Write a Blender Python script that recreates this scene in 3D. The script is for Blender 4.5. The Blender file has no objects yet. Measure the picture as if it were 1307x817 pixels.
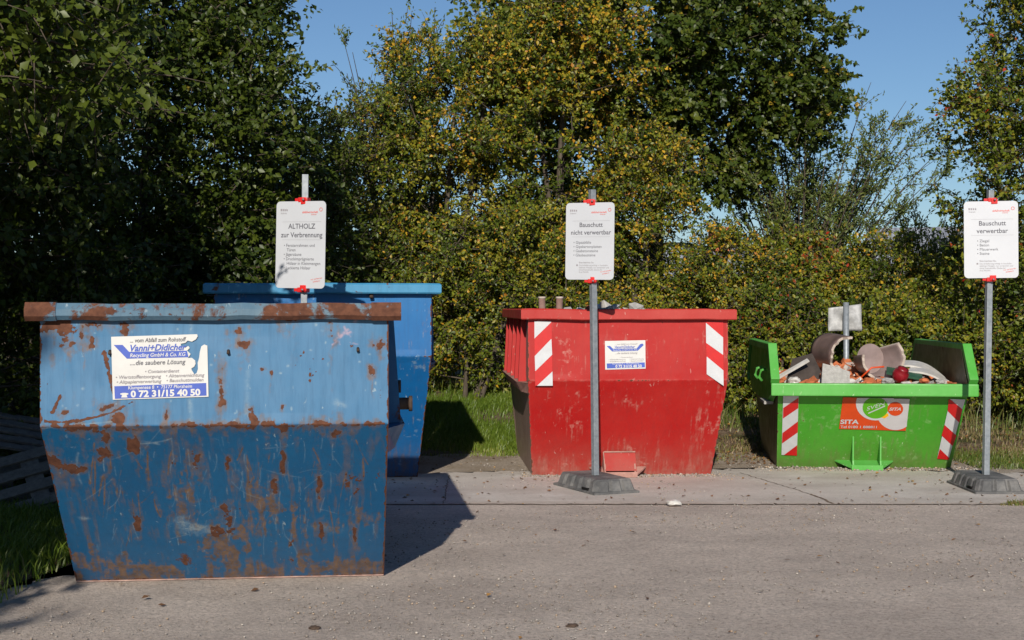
import bpy, bmesh, math, random
import numpy as np
from mathutils import Vector, Matrix
random.seed(4)
R = math.radians
scene = bpy.context.scene
C = scene.collection

# ------------------------------------------------------------------ camera
CH = 1.6                                   # eye height; horizon at photo row 393
cam_d = bpy.data.cameras.new('camera'); cam = bpy.data.objects.new('camera', cam_d); C.objects.link(cam)
cam_d.sensor_width = 36; cam_d.lens = 1800/1307*36; cam_d.shift_y = -15.5/1307
cam_d.clip_start = .05; cam_d.clip_end = 3000
cam.location = (0, 0, CH); cam.rotation_euler = (R(90), 0, 0)
scene.camera = cam

# ------------------------------------------------------------------ light
SUN_EL, SUN_K = 25.3, 0.089                # elevation; sideways drift of the shadows per metre
w = bpy.data.worlds.new('World'); scene.world = w; w.use_nodes = True
nt = w.node_tree
sky = nt.nodes.new('ShaderNodeTexSky'); sky.sky_type = 'NISHITA'; sky.sun_disc = False
sky.sun_elevation = R(SUN_EL); sky.sun_rotation = R(180) + math.atan(SUN_K)
sky.air_density = 1.0; sky.dust_density = .2; sky.ozone_density = 5.5; sky.altitude = 300
nt.links.new(sky.outputs[0], nt.nodes['Background'].inputs[0]); nt.nodes['Background'].inputs[1].default_value = .066
sd = bpy.data.lights.new('sun', 'SUN'); so = bpy.data.objects.new('sun', sd); C.objects.link(so)
sd.energy = 4.2; sd.angle = R(.5); sd.color = (1, .93, .82)
h = math.cos(R(SUN_EL)); k = math.hypot(1, SUN_K)
so.rotation_euler = Vector((SUN_K/k*h, h/k, -math.sin(R(SUN_EL)))).to_track_quat('-Z', 'Y').to_euler()
scene.view_settings.view_transform = 'Standard'; scene.view_settings.look = 'None'
scene.view_settings.exposure = .30; scene.view_settings.gamma = 1
scene.render.engine = 'CYCLES'
scene.cycles.max_bounces = 6; scene.cycles.diffuse_bounces = 3; scene.cycles.transmission_bounces = 3

# ------------------------------------------------------------------ helpers
def at(px, py, D):
    return Vector(((px-653.5)/1800*D, D, CH-(py-393)/1800*D))
def tag(o, label=None, cat=None, group=None, kind=None):
    if label: o['label'] = label
    if cat: o['category'] = cat
    if group: o['group'] = group
    if kind: o['kind'] = kind
    return o
def empty(name, loc, rz=0):
    o = bpy.data.objects.new(name, None); C.objects.link(o); o.location = loc; o.rotation_euler = (0, 0, rz)
    o.empty_display_size = .1
    return o
def link(name, me, mats, parent=None):
    o = bpy.data.objects.new(name, me); C.objects.link(o)
    for m in (mats if isinstance(mats, (list, tuple)) else [mats]): me.materials.append(m)
    if parent: o.parent = parent
    return o
def np_mesh(name, V, F, nper):
    """V (n,3); F flat index array, nper verts per face (const)"""
    me = bpy.data.meshes.new(name)
    nf = len(F)//nper
    me.vertices.add(len(V)); me.vertices.foreach_set('co', np.asarray(V, dtype=np.float32).ravel())
    me.loops.add(len(F)); me.loops.foreach_set('vertex_index', np.asarray(F, dtype=np.int32))
    me.polygons.add(nf); me.polygons.foreach_set('loop_start', np.arange(nf, dtype=np.int32)*nper)
    me.update(calc_edges=True); me.validate()
    return me
class MB:
    def __init__(s): s.v = []; s.f = []; s.m = []; s.sm = []
    def add(s, vs, fs, mi=0, smooth=False):
        b = len(s.v); s.v += [tuple(v) for v in vs]
        for f in fs: s.f.append([b+i for i in f]); s.m.append(mi); s.sm.append(smooth)
        return s
    def box(s, c, d, mi=0, rot=None, bev=0):
        x, y, z = d[0]/2, d[1]/2, d[2]/2
        if bev:
            bm = bmesh.new(); bmesh.ops.create_cube(bm, size=1)
            for v in bm.verts: v.co = Vector((v.co.x*d[0], v.co.y*d[1], v.co.z*d[2]))
            bmesh.ops.bevel(bm, geom=bm.edges[:], offset=bev, segments=2, affect='EDGES', profile=.6)
            vs = [v.co.copy() for v in bm.verts]; fs = [[v.index for v in f.verts] for f in bm.faces]; bm.free()
        else:
            vs = [Vector((a*x, b*y, g*z)) for g in (-1, 1) for a, b in ((-1, -1), (1, -1), (1, 1), (-1, 1))]
            fs = [(0, 3, 2, 1), (4, 5, 6, 7), (0, 1, 5, 4), (1, 2, 6, 5), (2, 3, 7, 6), (3, 0, 4, 7)]
        if rot is not None: vs = [rot @ v for v in vs]
        return s.add([v+Vector(c) for v in vs], fs, mi)
    def beam(s, a, b, wd, ht, up=(0, 0, 1), mi=0, bev=0):
        a, b = Vector(a), Vector(b); y = (b-a).normalized(); x = y.cross(Vector(up)).normalized(); z = x.cross(y)
        return s.box((a+b)/2, (wd, (b-a).length, ht), mi, Matrix((x, y, z)).transposed(), bev)
    def prism(s, poly, axis, t0, t1, mi=0):
        """poly 2D points extruded along axis 'x','y','z'"""
        def p(a, b, t): return {'x': (t, a, b), 'y': (a, t, b), 'z': (a, b, t)}[axis]
        n = len(poly)
        vs = [p(a, b, t0) for a, b in poly]+[p(a, b, t1) for a, b in poly]
        fs = [list(range(n))[::-1], list(range(n, 2*n))]+[(i, (i+1) % n, n+(i+1) % n, n+i) for i in range(n)]
        return s.add(vs, fs, mi)
    def tube(s, pts, rad, n=8, mi=0, cap=True):
        pts = [Vector(p) for p in pts]; rr = rad if isinstance(rad, (list, tuple)) else [rad]*len(pts)
        vs = []; fs = []
        for i, p in enumerate(pts):
            t = (pts[min(i+1, len(pts)-1)]-pts[max(i-1, 0)]).normalized()
            a = t.cross(Vector((.31, .2, .93)) if abs(t.z) < .9 else Vector((1, .1, 0))).normalized(); b = t.cross(a)
            for j in range(n):
                g = 2*math.pi*j/n; vs.append(p+(a*math.cos(g)+b*math.sin(g))*rr[i])
        for i in range(len(pts)-1):
            for j in range(n): fs.append((i*n+j, i*n+(j+1) % n, (i+1)*n+(j+1) % n, (i+1)*n+j))
        if cap: fs += [list(range(n))[::-1], [len(vs)-n+j for j in range(n)]]
        return s.add(vs, fs, mi, True)
    def build(s, name, mats, parent=None, fix=True):
        me = bpy.data.meshes.new(name); me.from_pydata(s.v, [], s.f)
        me.polygons.foreach_set('material_index', s.m); me.polygons.foreach_set('use_smooth', s.sm)
        if fix:
            bm = bmesh.new(); bm.from_mesh(me); bmesh.ops.recalc_face_normals(bm, faces=bm.faces); bm.to_mesh(me); bm.free()
        me.update()
        return link(name, me, mats, parent)

class Each:
    """collects separate flat pieces; every piece becomes an object of its own"""
    def __init__(s): s.p = []
    def add(s, vs, fs, mi=0, smooth=False): s.p.append(MB().add(vs, fs)); return s
    def build(s, name, mat, parent=None, fix=False): return [m_.build(name, mat, parent, fix) for m_ in s.p]

# ------------------------------------------------------------------ materials
class N:
    def __init__(s, name):
        s.mat = bpy.data.materials.new(name); s.mat.use_nodes = True; s.t = s.mat.node_tree
        s.p = s.t.nodes['Principled BSDF']; s.out = s.t.nodes['Material Output']
    def n(s, typ, **kw):
        o = s.t.nodes.new(typ)
        for k_, v in kw.items():
            if k_.startswith('i_'):
                o.inputs[k_[2:].replace('_', ' ')].default_value = v
            else: setattr(o, k_, v)
        return o
    def l(s, a, b): s.t.links.new(a, b)
    def coord(s, scale=(1, 1, 1), obj=True, rot=(0, 0, 0)):
        tc = s.n('ShaderNodeTexCoord'); mp = s.n('ShaderNodeMapping')
        s.l(tc.outputs['Object'], mp.inputs[0]); mp.inputs['Scale'].default_value = scale; mp.inputs['Rotation'].default_value = rot
        return mp.outputs[0]
    def noise(s, vec, scale, detail=6, rough=.6, dist=0):
        o = s.n('ShaderNodeTexNoise'); s.l(vec, o.inputs['Vector'])
        o.inputs['Scale'].default_value = scale; o.inputs['Detail'].default_value = detail
        o.inputs['Roughness'].default_value = rough; o.inputs['Distortion'].default_value = dist
        return o.outputs['Fac']
    def ramp(s, fac, stops, interp='LINEAR'):
        o = s.n('ShaderNodeValToRGB'); s.l(fac, o.inputs[0]); o.color_ramp.interpolation = interp
        e = o.color_ramp.elements
        while len(e) < len(stops): e.new(.5)
        for el, (p, c) in zip(e, stops):
            el.position = p; el.color = (c, c, c, 1) if isinstance(c, (int, float)) else (*c, 1)
        return o.outputs[0]
    def mix(s, fac, a, b, mode='MIX'):
        o = s.n('ShaderNodeMix', data_type='RGBA', blend_type=mode)
        for i, v in ((0, fac), (6, a), (7, b)):
            if isinstance(v, (int, float)): o.inputs[i].default_value = v if i == 0 else (v, v, v, 1)
            elif isinstance(v, tuple): o.inputs[i].default_value = (*v, 1)
            else: s.l(v, o.inputs[i])
        return o.outputs[2]
    def math(s, op, a, b=0, c=None):
        o = s.n('ShaderNodeMath', operation=op)
        for i, v in enumerate((a, b) if c is None else (a, b, c)):
            if isinstance(v, (int, float)): o.inputs[i].default_value = v
            else: s.l(v, o.inputs[i])
        return o.outputs[0]
    def attr(s, name):
        o = s.n('ShaderNodeAttribute'); o.attribute_name = name; return o.outputs['Fac']
    def bump(s, hgt, dist=.01, strength=1):
        o = s.n('ShaderNodeBump'); s.l(hgt, o.inputs['Height']); o.inputs['Distance'].default_value = dist
        o.inputs['Strength'].default_value = strength; s.l(o.outputs[0], s.p.inputs['Normal']); return o
    def col(s, c):
        if isinstance(c, tuple): s.p.inputs['Base Color'].default_value = (*c, 1)
        else: s.l(c, s.p.inputs['Base Color'])
    def rough(s, v, spec=None):
        if isinstance(v, (int, float)): s.p.inputs['Roughness'].default_value = v
        else: s.l(v, s.p.inputs['Roughness'])
        if spec is not None: s.p.inputs['Specular IOR Level'].default_value = spec

RUST = (.075, .028, .016); RUST2 = (.14, .055, .030)
def plain(name, c, r=.6, spec=.4, var=.25, scale=12, metal=0):
    m = N(name); v = m.coord(); f = m.noise(v, scale)
    lo = tuple(x*(1-var) for x in c); hi = tuple(min(1, x*(1+var)) for x in c)
    m.col(m.ramp(f, [(.3, lo), (.7, hi)])); m.rough(r, spec); m.p.inputs['Metallic'].default_value = metal
    return m.mat
def skip_paint(name, c, faded, rust=.5, chips=None, streak=.4, attrs=False, r=.45, lowdirt=.35, dirtc=(.12, .075, .05), palec=(.27, .36, .41), stc=((.10, .062, .038), (.20, .115, .06)), lightc=None):
    """painted steel: fading, dust, rust blooms, chips, vertical streaks; dense panels add drawn 'rust'/'pale' attributes"""
    m = N(name); v = m.coord()
    vs = m.coord((6, 6, .7))
    base = m.mix(m.ramp(m.noise(v, 1.6, 7, .65), [(.35, 0), (.7, 1)]), c, faded)
    if lightc: base = m.mix(m.math('MULTIPLY', m.attr('fade'), m.ramp(m.noise(v, 2.2, 7, .6), [(.3, .7), (.7, 1)])), base, lightc)  # paler colour paints in the sunlit look of the upright upper wall
    base = m.mix(m.math('MULTIPLY', m.ramp(m.noise(vs, 5, 5, .7), [(.45, 0), (.75, 1)]), streak), base, tuple(x*.55+.015 for x in c))
    sx = m.n('ShaderNodeSeparateXYZ'); m.l(v, sx.inputs[0])
    low = m.n('ShaderNodeMapRange'); m.l(sx.outputs[2], low.inputs[0]); low.inputs[1].default_value = .5; low.inputs[2].default_value = 0
    low.inputs[3].default_value = 0; low.inputs[4].default_value = 1
    d = m.math('MULTIPLY', m.math('POWER', low.outputs[0], 1.6), m.ramp(m.noise(v, 5, 8, .7), [(.3, .2), (.65, 1)]))
    base = m.mix(m.math('MULTIPLY', d, lowdirt), base, dirtc)
    # small pale chips and scuffs
    vc = m.coord((1, 1, .45)); ch = m.ramp(m.noise(vc, 30, 5, .6, .5), [(.655, 0), (.69, 1)])
    chm = m.math('MULTIPLY', ch, m.ramp(m.noise(v, 2.6, 3), [(.45, 0), (.6, 1)]))
    base = m.mix(m.math('MULTIPLY', chm, .75), base, chips or tuple(min(1, x*1.2+.14) for x in faded))
    nf = m.noise(v, 14, 9, .72, .35)
    rm = m.ramp(m.noise(v, 3.3, 9, .68, .2), [(.66-.1*rust, 0), (.70-.1*rust, 1)])
    fine = m.ramp(nf, [(.735-.08*rust, 0), (.76-.08*rust, 1)])
    rm = m.math('MAXIMUM', rm, fine)
    if attrs:
        a = m.attr('rust'); a = m.ramp(m.math('ADD', a, m.math('MULTIPLY', m.math('SUBTRACT', m.noise(v, 60, 5, .7), .5), .7)), [(.4, 0), (.6, 1)])
        rm = m.math('MAXIMUM', rm, a)
        st = m.attr('stain'); st = m.math('MULTIPLY', st, m.ramp(m.noise(m.coord((1, 1, .4)), 60, 5, .75), [(.3, .45), (.55, 1)]))
        base = m.mix(st, base, m.ramp(m.noise(v, 17, 6), [(.35, stc[0]), (.65, stc[1])]))
        pm = m.attr('pale'); pm = m.math('MULTIPLY', pm, m.ramp(m.noise(v, 45, 5, .7), [(.35, .3), (.6, 1)]))
        base = m.mix(pm, base, palec)
        pk = m.attr('pink'); base = m.mix(pk, base, (.62, .36, .38))
    rc = m.mix(m.ramp(m.noise(v, 30, 6), [(.35, 0), (.65, 1)]), RUST, RUST2)
    m.col(m.mix(rm, base, rc))
    m.rough(m.mix(rm, m.ramp(m.noise(v, 9), [(.3, r-.08), (.7, r+.15)]), .85), .35)
    b = m.math('ADD', m.math('MULTIPLY', rm, .4), m.math('MULTIPLY', nf, .15))
    m.bump(b, .003)
    return m.mat

def leafmat(name, stops, trans=.32, spec=.35, big=None):
    m = N(name); a = m.attr('tint')
    c = m.ramp(a, stops)
    m.col(c); m.rough(.42, spec)
    tr = m.n('ShaderNodeBsdfTranslucent'); m.l(m.mix(.5, c, (.14, .20, .02)), tr.inputs[0])
    mx = m.n('ShaderNodeMixShader'); mx.inputs[0].default_value = trans
    m.l(m.p.outputs[0], mx.inputs[1]); m.l(tr.outputs[0], mx.inputs[2]); m.l(mx.outputs[0], m.out.inputs[0])
    return m.mat
G0, G1, G2 = (.040, .066, .008), (.112, .152, .014), (.20, .215, .020)
Y0, Y1, O1 = (.30, .24, .020), (.58, .35, .025), (.38, .15, .02)
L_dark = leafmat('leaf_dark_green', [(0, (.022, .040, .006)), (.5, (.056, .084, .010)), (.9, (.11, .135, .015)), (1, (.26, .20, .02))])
L_mix = leafmat('leaf_green_yellow', [(0, G0), (.33, G1), (.58, G2), (.74, Y0), (.88, Y1), (1, O1)])
L_maple = leafmat('leaf_maple', [(0, (.028, .050, .007)), (.5, (.068, .098, .013)), (.85, (.13, .145, .018)), (1, (.42, .24, .02))])
L_red = leafmat('leaf_red_berries', [(0, G0), (.4, G1), (.66, G2), (.8, Y0), (.93, (.25, .12, .025)), (1, (.42, .02, .012))])
L_wil = leafmat('leaf_willow', [(0, (.07, .105, .025)), (.6, (.13, .17, .04)), (.9, (.20, .21, .05)), (1, (.36, .26, .05))])
M_bark = N('bark'); _v = M_bark.coord((1, 1, .25)); _f = M_bark.noise(_v, 18, 8, .7)
M_bark.col(M_bark.ramp(_f, [(.3, (.035, .027, .02)), (.7, (.13, .105, .08))])); M_bark.rough(.9, .2); M_bark.bump(_f, .02); M_bark = M_bark.mat

M_blue = skip_paint('paint_blue_worn', (.002, .090, .225), (.006, .115, .265), rust=.1, attrs=True, lightc=(.072, .185, .325), r=.38, lowdirt=.25, chips=(.30, .38, .42))
M_blue_s = skip_paint('paint_blue_side', (.010, .09, .22), (.035, .15, .28), rust=.5)
M_blue2 = skip_paint('paint_blue_bright', (.006, .088, .27), (.012, .115, .31), rust=.75, chips=(.3, .4, .5), lowdirt=.6)
M_blue2f = skip_paint('paint_blue_bright_scuffed', (.004, .105, .31), (.008, .13, .35), rust=.2, chips=(.3, .4, .5), lowdirt=.7, attrs=True)
M_rimblue = skip_paint('paint_blue_rusted_rim', (.05, .13, .21), (.14, .20, .24), rust=1.6, lowdirt=0)
M_rimblue2 = skip_paint('paint_blue_rim', (.03, .20, .38), (.06, .25, .42), rust=.5, lowdirt=0)
M_redp = skip_paint('paint_red', (.36, .006, .006), (.39, .018, .014), rust=-.1, streak=.3, chips=(.50, .30, .26), lowdirt=.8, dirtc=(.28, .10, .075), attrs=True, palec=(.52, .30, .25), stc=((.27, .09, .07), (.40, .19, .15)))
M_redrim = skip_paint('paint_red_rim', (.37, .015, .012), (.42, .05, .04), rust=.2, streak=.1, chips=(.5, .35, .3), lowdirt=0)
M_reddust = plain('dusty_red_steel', (.36, .20, .165), .8, .2, .35, 9)
M_greenp = skip_paint('paint_green', (.048, .29, .016), (.075, .34, .026), rust=-.35, streak=.25, chips=(.45, .55, .35), lowdirt=.6, dirtc=(.15, .14, .06), attrs=True, palec=(.30, .45, .20), stc=((.09, .13, .03), (.17, .19, .07)))
M_greenrim = skip_paint('paint_green_rim', (.065, .32, .040), (.12, .39, .09), rust=-.2, streak=.1, chips=(.5, .6, .4), lowdirt=0)
M_brownside = skip_paint('grimy_side_wall', (.085, .075, .04), (.14, .115, .06), rust=.3, streak=.7)
M_redside = skip_paint('dusty_side_wall', (.30, .19, .15), (.36, .26, .22), rust=.0, streak=.6)
M_inside = skip_paint('bare_steel_inside', (.06, .045, .035), (.13, .095, .075), rust=.9, streak=.8, lowdirt=.4)
M_iron = plain('dark_rusty_iron', (.06, .04, .03), .8, .3, .4, 20)
M_white = plain('sign_white', (.50, .515, .55), .4, .5, .04, 3)
M_stick = plain('sticker_white', (.58, .575, .56), .5, .4, .06, 6)
M_sblue = plain('sticker_blue', (.055, .10, .42), .5, .4, .15, 9)
M_sgrey = plain('print_grey', (.10, .10, .12), .6, .3, .1)
M_sgrey2 = plain('print_faded', (.26, .24, .26), .6, .3, .1)
M_sred = plain('print_red', (.62, .07, .05), .6, .3, .1)
M_stripe = plain('reflective_red', (.50, .010, .010), .4, .5, .1, 10)
M_stripew = plain('reflective_white', (.52, .53, .55), .4, .5, .07, 10)
M_orange = plain('sticker_orange', (.60, .060, .008), .45, .4, .08, 8)
M_lime = plain('sticker_green', (.09, .37, .01), .45, .4, .06, 8)
M_pearl = plain('sticker_pearl', (.52, .50, .52), .45, .4, .05, 6)
M_yell = plain('sticker_yellow', (.80, .42, .01), .45, .4, .05)
M_galv = N('galvanised_steel'); _v = M_galv.coord(); _f = M_galv.noise(_v, 28, 6)
M_galv.col(M_galv.ramp(_f, [(.3, (.19, .215, .24)), (.7, (.31, .335, .36))])); M_galv.rough(.5, .5); M_galv.p.inputs['Metallic'].default_value = .35; M_galv = M_galv.mat
M_clamp = plain('clamp_red_plastic', (.55, .012, .012), .35, .5, .1)
M_block = N('recycled_plastic'); _v = M_block.coord(); _f = M_block.noise(_v, 9, 9, .7)
M_block.col(M_block.mix(M_block.ramp(M_block.noise(_v, 3, 8, .7), [(.45, 0), (.7, .75)]), M_block.ramp(_f, [(.3, (.06, .06, .062)), (.7, (.13, .13, .13))]), (.26, .245, .23)))
M_block.rough(.8, .3); M_block.bump(_f, .01); M_block = M_block.mat
M_wood = N('weathered_wood'); _v = M_wood.coord((3, 3, 3)); _f = M_wood.noise(_v, 8, 8, .7)
M_wood.col(M_wood.ramp(_f, [(.3, (.09, .085, .08)), (.7, (.19, .18, .16))])); M_wood.rough(.85, .2); M_wood = M_wood.mat
M_clay = plain('glazed_clay', (.15, .10, .09), .35, .6, .35, 6)
M_clay_in = plain('clay_inner', (.24, .18, .17), .45, .5, .3, 5)
M_clayedge = plain('broken_edge', (.42, .35, .30), .8, .2, .2, 20)
M_conc = N('concrete_chunk'); _v = M_conc.coord(); _f = M_conc.noise(_v, 25, 9, .75)
M_conc.col(M_conc.ramp(_f, [(.3, (.25, .24, .23)), (.7, (.43, .42, .40))])); M_conc.rough(.9, .2); M_conc.bump(_f, .01); M_conc = M_conc.mat
M_brick = plain('brick_orange', (.42, .13, .055), .9, .2, .45, 14)
M_tile = plain('ceramic_white', (.50, .48, .45), .4, .5, .15, 14)
M_darkp = plain('dark_board', (.045, .035, .03), .7, .3, .4, 10)
M_ball = plain('dark_red_enamel', (.20, .006, .012), .4, .45, .2, 6)
M_paper = plain('crinkled_sheet', (.36, .36, .36), .5, .4, .45, 9)

# ------------------------------------------------------------------ ground
def gh(x, y):
    """terrain height: flat yard, then a low bank up to the hedge"""
    t = np.clip((y-15.2)/5.5, 0, 1); s = t*t*(3-2*t)
    return .46*s+.02*s*np.sin(x*2.1+y)+.015*np.sin(x*3.7)*s
ys = np.concatenate([np.linspace(-40, 6, 24), np.linspace(6.3, 27, 95), np.linspace(28, 60, 20), np.geomspace(65, 1500, 20)])
xs = np.concatenate([-np.geomspace(1500, 14, 20), np.linspace(-13, 13, 105), np.geomspace(14, 1500, 20)])
X, Y = np.meshgrid(xs, ys); V = np.stack([X, Y, gh(X, Y)], -1).reshape(-1, 3)
nx = len(xs); i, j = np.meshgrid(np.arange(nx-1), np.arange(len(ys)-1)); a = (j*nx+i).ravel()
F = np.stack([a, a+1, a+1+nx, a+nx], 1).ravel()
m = N('earth_and_moss'); v = m.coord(); n1 = m.noise(v, 1.1, 8, .7); n2 = m.noise(v, 9, 9, .75)
c1 = m.ramp(n2, [(.3, (.10, .07, .045)), (.55, (.20, .145, .10)), (.75, (.30, .235, .17))])
c2 = m.ramp(n2, [(.3, (.025, .035, .01)), (.7, (.07, .085, .025))])
m.col(m.mix(m.ramp(n1, [(.47, 0), (.62, 1)]), c1, c2)); m.rough(.95, .1); m.bump(n2, .04)
me = np_mesh('ground', V, F, 4); me.polygons.foreach_set('use_smooth', [True]*len(me.polygons))
tag(link('ground', me, m.mat), kind='structure')

def ragged(pts, amp, step=.12, seed=1):
    """polyline with natural irregularity"""
    rng = np.random.default_rng(seed); out = []
    for (x0, y0), (x1, y1) in zip(pts[:-1], pts[1:]):
        L = math.hypot(x1-x0, y1-y0); n = max(1, int(L/step))
        for q in range(n):
            t = q/n; out.append((x0+(x1-x0)*t+rng.normal()*amp, y0+(y1-y0)*t+rng.normal()*amp))
    out.append(pts[-1]); return out
def sheet(name, poly, z, mat):
    bm = bmesh.new(); f = bm.faces.new([bm.verts.new((x, y, z)) for x, y in poly]); bmesh.ops.triangulate(bm, faces=[f])
    me = bpy.data.meshes.new(name); bm.to_mesh(me); bm.free()
    return tag(link(name, me, mat), kind='structure')
# gravelly asphalt yard
m = N('gravelly_asphalt'); v = m.coord()
n1 = m.noise(m.coord((.75, 1, 1)), 1.1, 10, .72); n2 = m.noise(v, 34, 9, .85); n3 = m.noise(v, 6, 6, .7)
vo = m.n('ShaderNodeTexVoronoi'); m.l(v, vo.inputs['Vector']); vo.inputs['Scale'].default_value = 62; vo.inputs['Randomness'].default_value = 1
c = m.mix(m.ramp(n1, [(.40, 0), (.60, 1)]), (.53, .445, .385), (.68, .575, .495))
c = m.mix(.85, c, m.ramp(n2, [(.33, .30), (.48, .80), (.64, 1.15)]), 'MULTIPLY')
c = m.mix(m.math('MULTIPLY', m.ramp(n3, [(.5, 0), (.75, 1)]), .4), c, (.33, .30, .27))
stone = m.math('MULTIPLY', m.ramp(vo.outputs['Distance'], [(.22, 1), (.36, 0)]), .8)
vc = m.n('ShaderNodeSeparateColor'); m.l(vo.outputs['Color'], vc.inputs[0])
c = m.mix(m.math('MULTIPLY', stone, m.ramp(vc.outputs[0], [(.35, 0), (.8, 1)])), c, m.ramp(vc.outputs[1], [(.0, (.20, .18, .17)), (.5, (.46, .41, .37)), (1, (.62, .57, .52))]))
dk = m.ramp(m.noise(m.coord((.8, 1, 1)), 1.7, 8, .75), [(.56, 0), (.70, .3)])
c = m.mix(dk, c, (.24, .18, .14))
m.col(c); m.rough(.92, .2)
m.bump(m.math('ADD', n2, m.math('MULTIPLY', stone, .8)), .012)
M_road = m.mat
left = ragged([(-2.95, -15), (-3.1, 5), (-2.9, 7.9), (-2.62, 8.5), (-2.55, 9.5), (-2.7, 11.43)], .035, .07, 3)
sheet('gravel_yard', [(40, -15)]+[(40, 11.43)]+left[::-1], .004, M_road)
# concrete strip
m = N('worn_concrete'); v = m.coord()
n1 = m.noise(m.coord((.5, 1, 1)), 1.6, 8, .65); n2 = m.noise(v, 50, 8, .8)
c = m.mix(m.ramp(n1, [(.35, 0), (.65, 1)]), (.46, .41, .365), (.60, .545, .49))
c = m.mix(.6, c, m.ramp(n2, [(.3, .6), (.6, 1)]), 'MULTIPLY')
c = m.mix(m.ramp(m.noise(v, 1.3, 6, .7), [(.54, 0), (.68, .45)]), c, (.68, .64, .60))
c = m.mix(m.ramp(m.noise(v, 3.1, 8, .8), [(.56, 0), (.70, .6)]), c, (.38, .30, .23))
sx = m.n('ShaderNodeSeparateXYZ'); m.l(v, sx.inputs[0]); mr = m.n('ShaderNodeMapRange'); m.l(sx.outputs[1], mr.inputs[0]); mr.inputs[1].default_value = 12.0; mr.inputs[2].default_value = 11.43; mr.inputs[3].default_value = 0; mr.inputs[4].default_value = 1
ed = m.ramp(m.math('MULTIPLY', mr.outputs[0], m.noise(m.coord((.5, 2, 1)), 2.4, 9, .75)), [(.30, 0), (.48, .9)])
c = m.mix(ed, c, m.ramp(n2, [(.3, (.33, .27, .225)), (.7, (.56, .47, .40))]))
m.col(c); m.rough(.9, .2); m.bump(n2, .006)
M_slab = m.mat
back = ragged([(9, 13.7), (4.6, 13.6), (3.2, 14.0), (2, 13.9), (0, 13.75), (-1, 13.5), (-2.6, 13.6)], .045, .07, 5)
sheet('concrete_strip', [(-2.6, 11.43), (9, 11.43)]+back, .008, M_slab)
# dirt joints in the concrete
jm = plain('joint_dirt', (.19, .145, .11), .95, .1, .4, 30)
for x0, x1, y0, y1, wd in ((2.62, 2.55, 11.44, 12.05, .022), (2.55, 2.20, 12.05, 13.6, .009), (-.55, -.6, 11.44, 13.4, .007)):
    L = ragged([(x0, y0), (x1, y1)], .006, .06, 8)
    sheet('ground_joint', [(x-wd/2, y) for x, y in L]+[(x+wd/2, y) for x, y in L[::-1]], .012, jm)
L = ragged([(-2.6, 11.43), (9, 11.43)], .012, .05, 9)
jm2 = plain('edge_dirt', (.42, .35, .29), .95, .1, .4, 30)
sheet('ground_joint', [(x, y-.014) for x, y in L]+[(x, y+.010) for x, y in L[::-1]], .0125, jm2)
# trodden gravel between the skips
m = N('trodden_gravel'); v = m.coord(); n2 = m.noise(v, 30, 9, .8)
c = m.ramp(n2, [(.3, (.28, .225, .175)), (.52, (.44, .37, .30)), (.72, (.64, .58, .51))])
m.col(m.mix(m.ramp(m.noise(v, 2.1, 6), [(.45, 0), (.65, .7)]), c, (.28, .215, .145))); m.rough(.95, .1); m.bump(n2, .03); M_trod = m.mat
tr = ragged([(-2.4, 13.3), (-1, 15.2), (-.2, 15.6), (.4, 15.3), (1.5, 15.0), (2.4, 15.6), (4.2, 15.2), (5.2, 15.1), (9, 14.6), (9, 13.0), (-2.4, 13.0)], .06, .09, 11)
sheet('gravel_patch', tr, .0055, M_trod)

# pebbles, litter (nobody could count)
def scatter_stones(name, label, cat, n, region, smin, smax, mats, seed):
    rng = np.random.default_rng(seed)
    base = np.array([(1, 0, 0), (-1, 0, 0), (0, 1, 0), (0, -1, 0), (0, 0, 1), (0, 0, -1)], float)
    tris = np.array([(0, 2, 4), (2, 1, 4), (1, 3, 4), (3, 0, 4), (2, 0, 5), (1, 2, 5), (3, 1, 5), (0, 3, 5)])
    x = rng.uniform(region[0], region[1], n); y = rng.uniform(region[2]**.5, region[3]**.5, n)**2
    kp = (np.sin(x*1.7+y*.9+1)+np.sin(x*.8-y*2.3)+np.sin(x*4.1+y*3.3)*.5+rng.normal(size=n)*.7) > .1
    x, y = x[kp], y[kp]; n = len(x); s = smin+(smax-smin)*rng.random(n)**3.5
    P = base[None]*rng.uniform(.6, 1.3, (n, 6, 1))*np.array([1, 1, .6])[None, None]
    a = rng.uniform(0, 6.28, n); ca, sa = np.cos(a), np.sin(a)
    Q = P.copy(); Q[..., 0] = P[..., 0]*ca[:, None]-P[..., 1]*sa[:, None]; Q[..., 1] = P[..., 0]*sa[:, None]+P[..., 1]*ca[:, None]
    Q *= s[:, None, None]; Q += np.stack([x, y, gh(x, y)+.008+s*.3], 1)[:, None]
    F = (tris[None]+np.arange(n)[:, None, None]*6).ravel()
    me = np_mesh(name, Q.reshape(-1, 3), F, 3); o = link(name, me, mats)
    me.polygons.foreach_set('material_index', np.repeat(rng.choice(len(mats), n, p=np.array([.42, .05, .23, .30][:len(mats)])/sum([.42, .05, .23, .30][:len(mats)])), 8).astype(np.int32))
    return tag(o, label, cat, kind='stuff')
pebm = [plain('pebble_'+str_, c_, .85, .2, .2, 40) for str_, c_ in (('grey', (.33, .30, .27)), ('pale', (.50, .45, .39)), ('tan', (.37, .28, .20)), ('dark', (.22, .19, .165)))]
scatter_stones('gravel', 'loose pebbles lying over the grey gravelly yard in front', 'gravel', 26000, (-3, 5.2, 6.0, 11.4), .002, .011, pebm, 21)
scatter_stones('spilled_grit', 'grit and crumbs spilled along the foot of the red skip', 'gravel', 1300, (.1, 2.1, 13.25, 13.5), .004, .018, pebm, 23)
scatter_stones('spilled_grit', 'grit and crumbs spilled along the foot of the green skip', 'gravel', 1500, (2.4, 4.6, 13.75, 14.15), .004, .02, pebm, 24)
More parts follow.
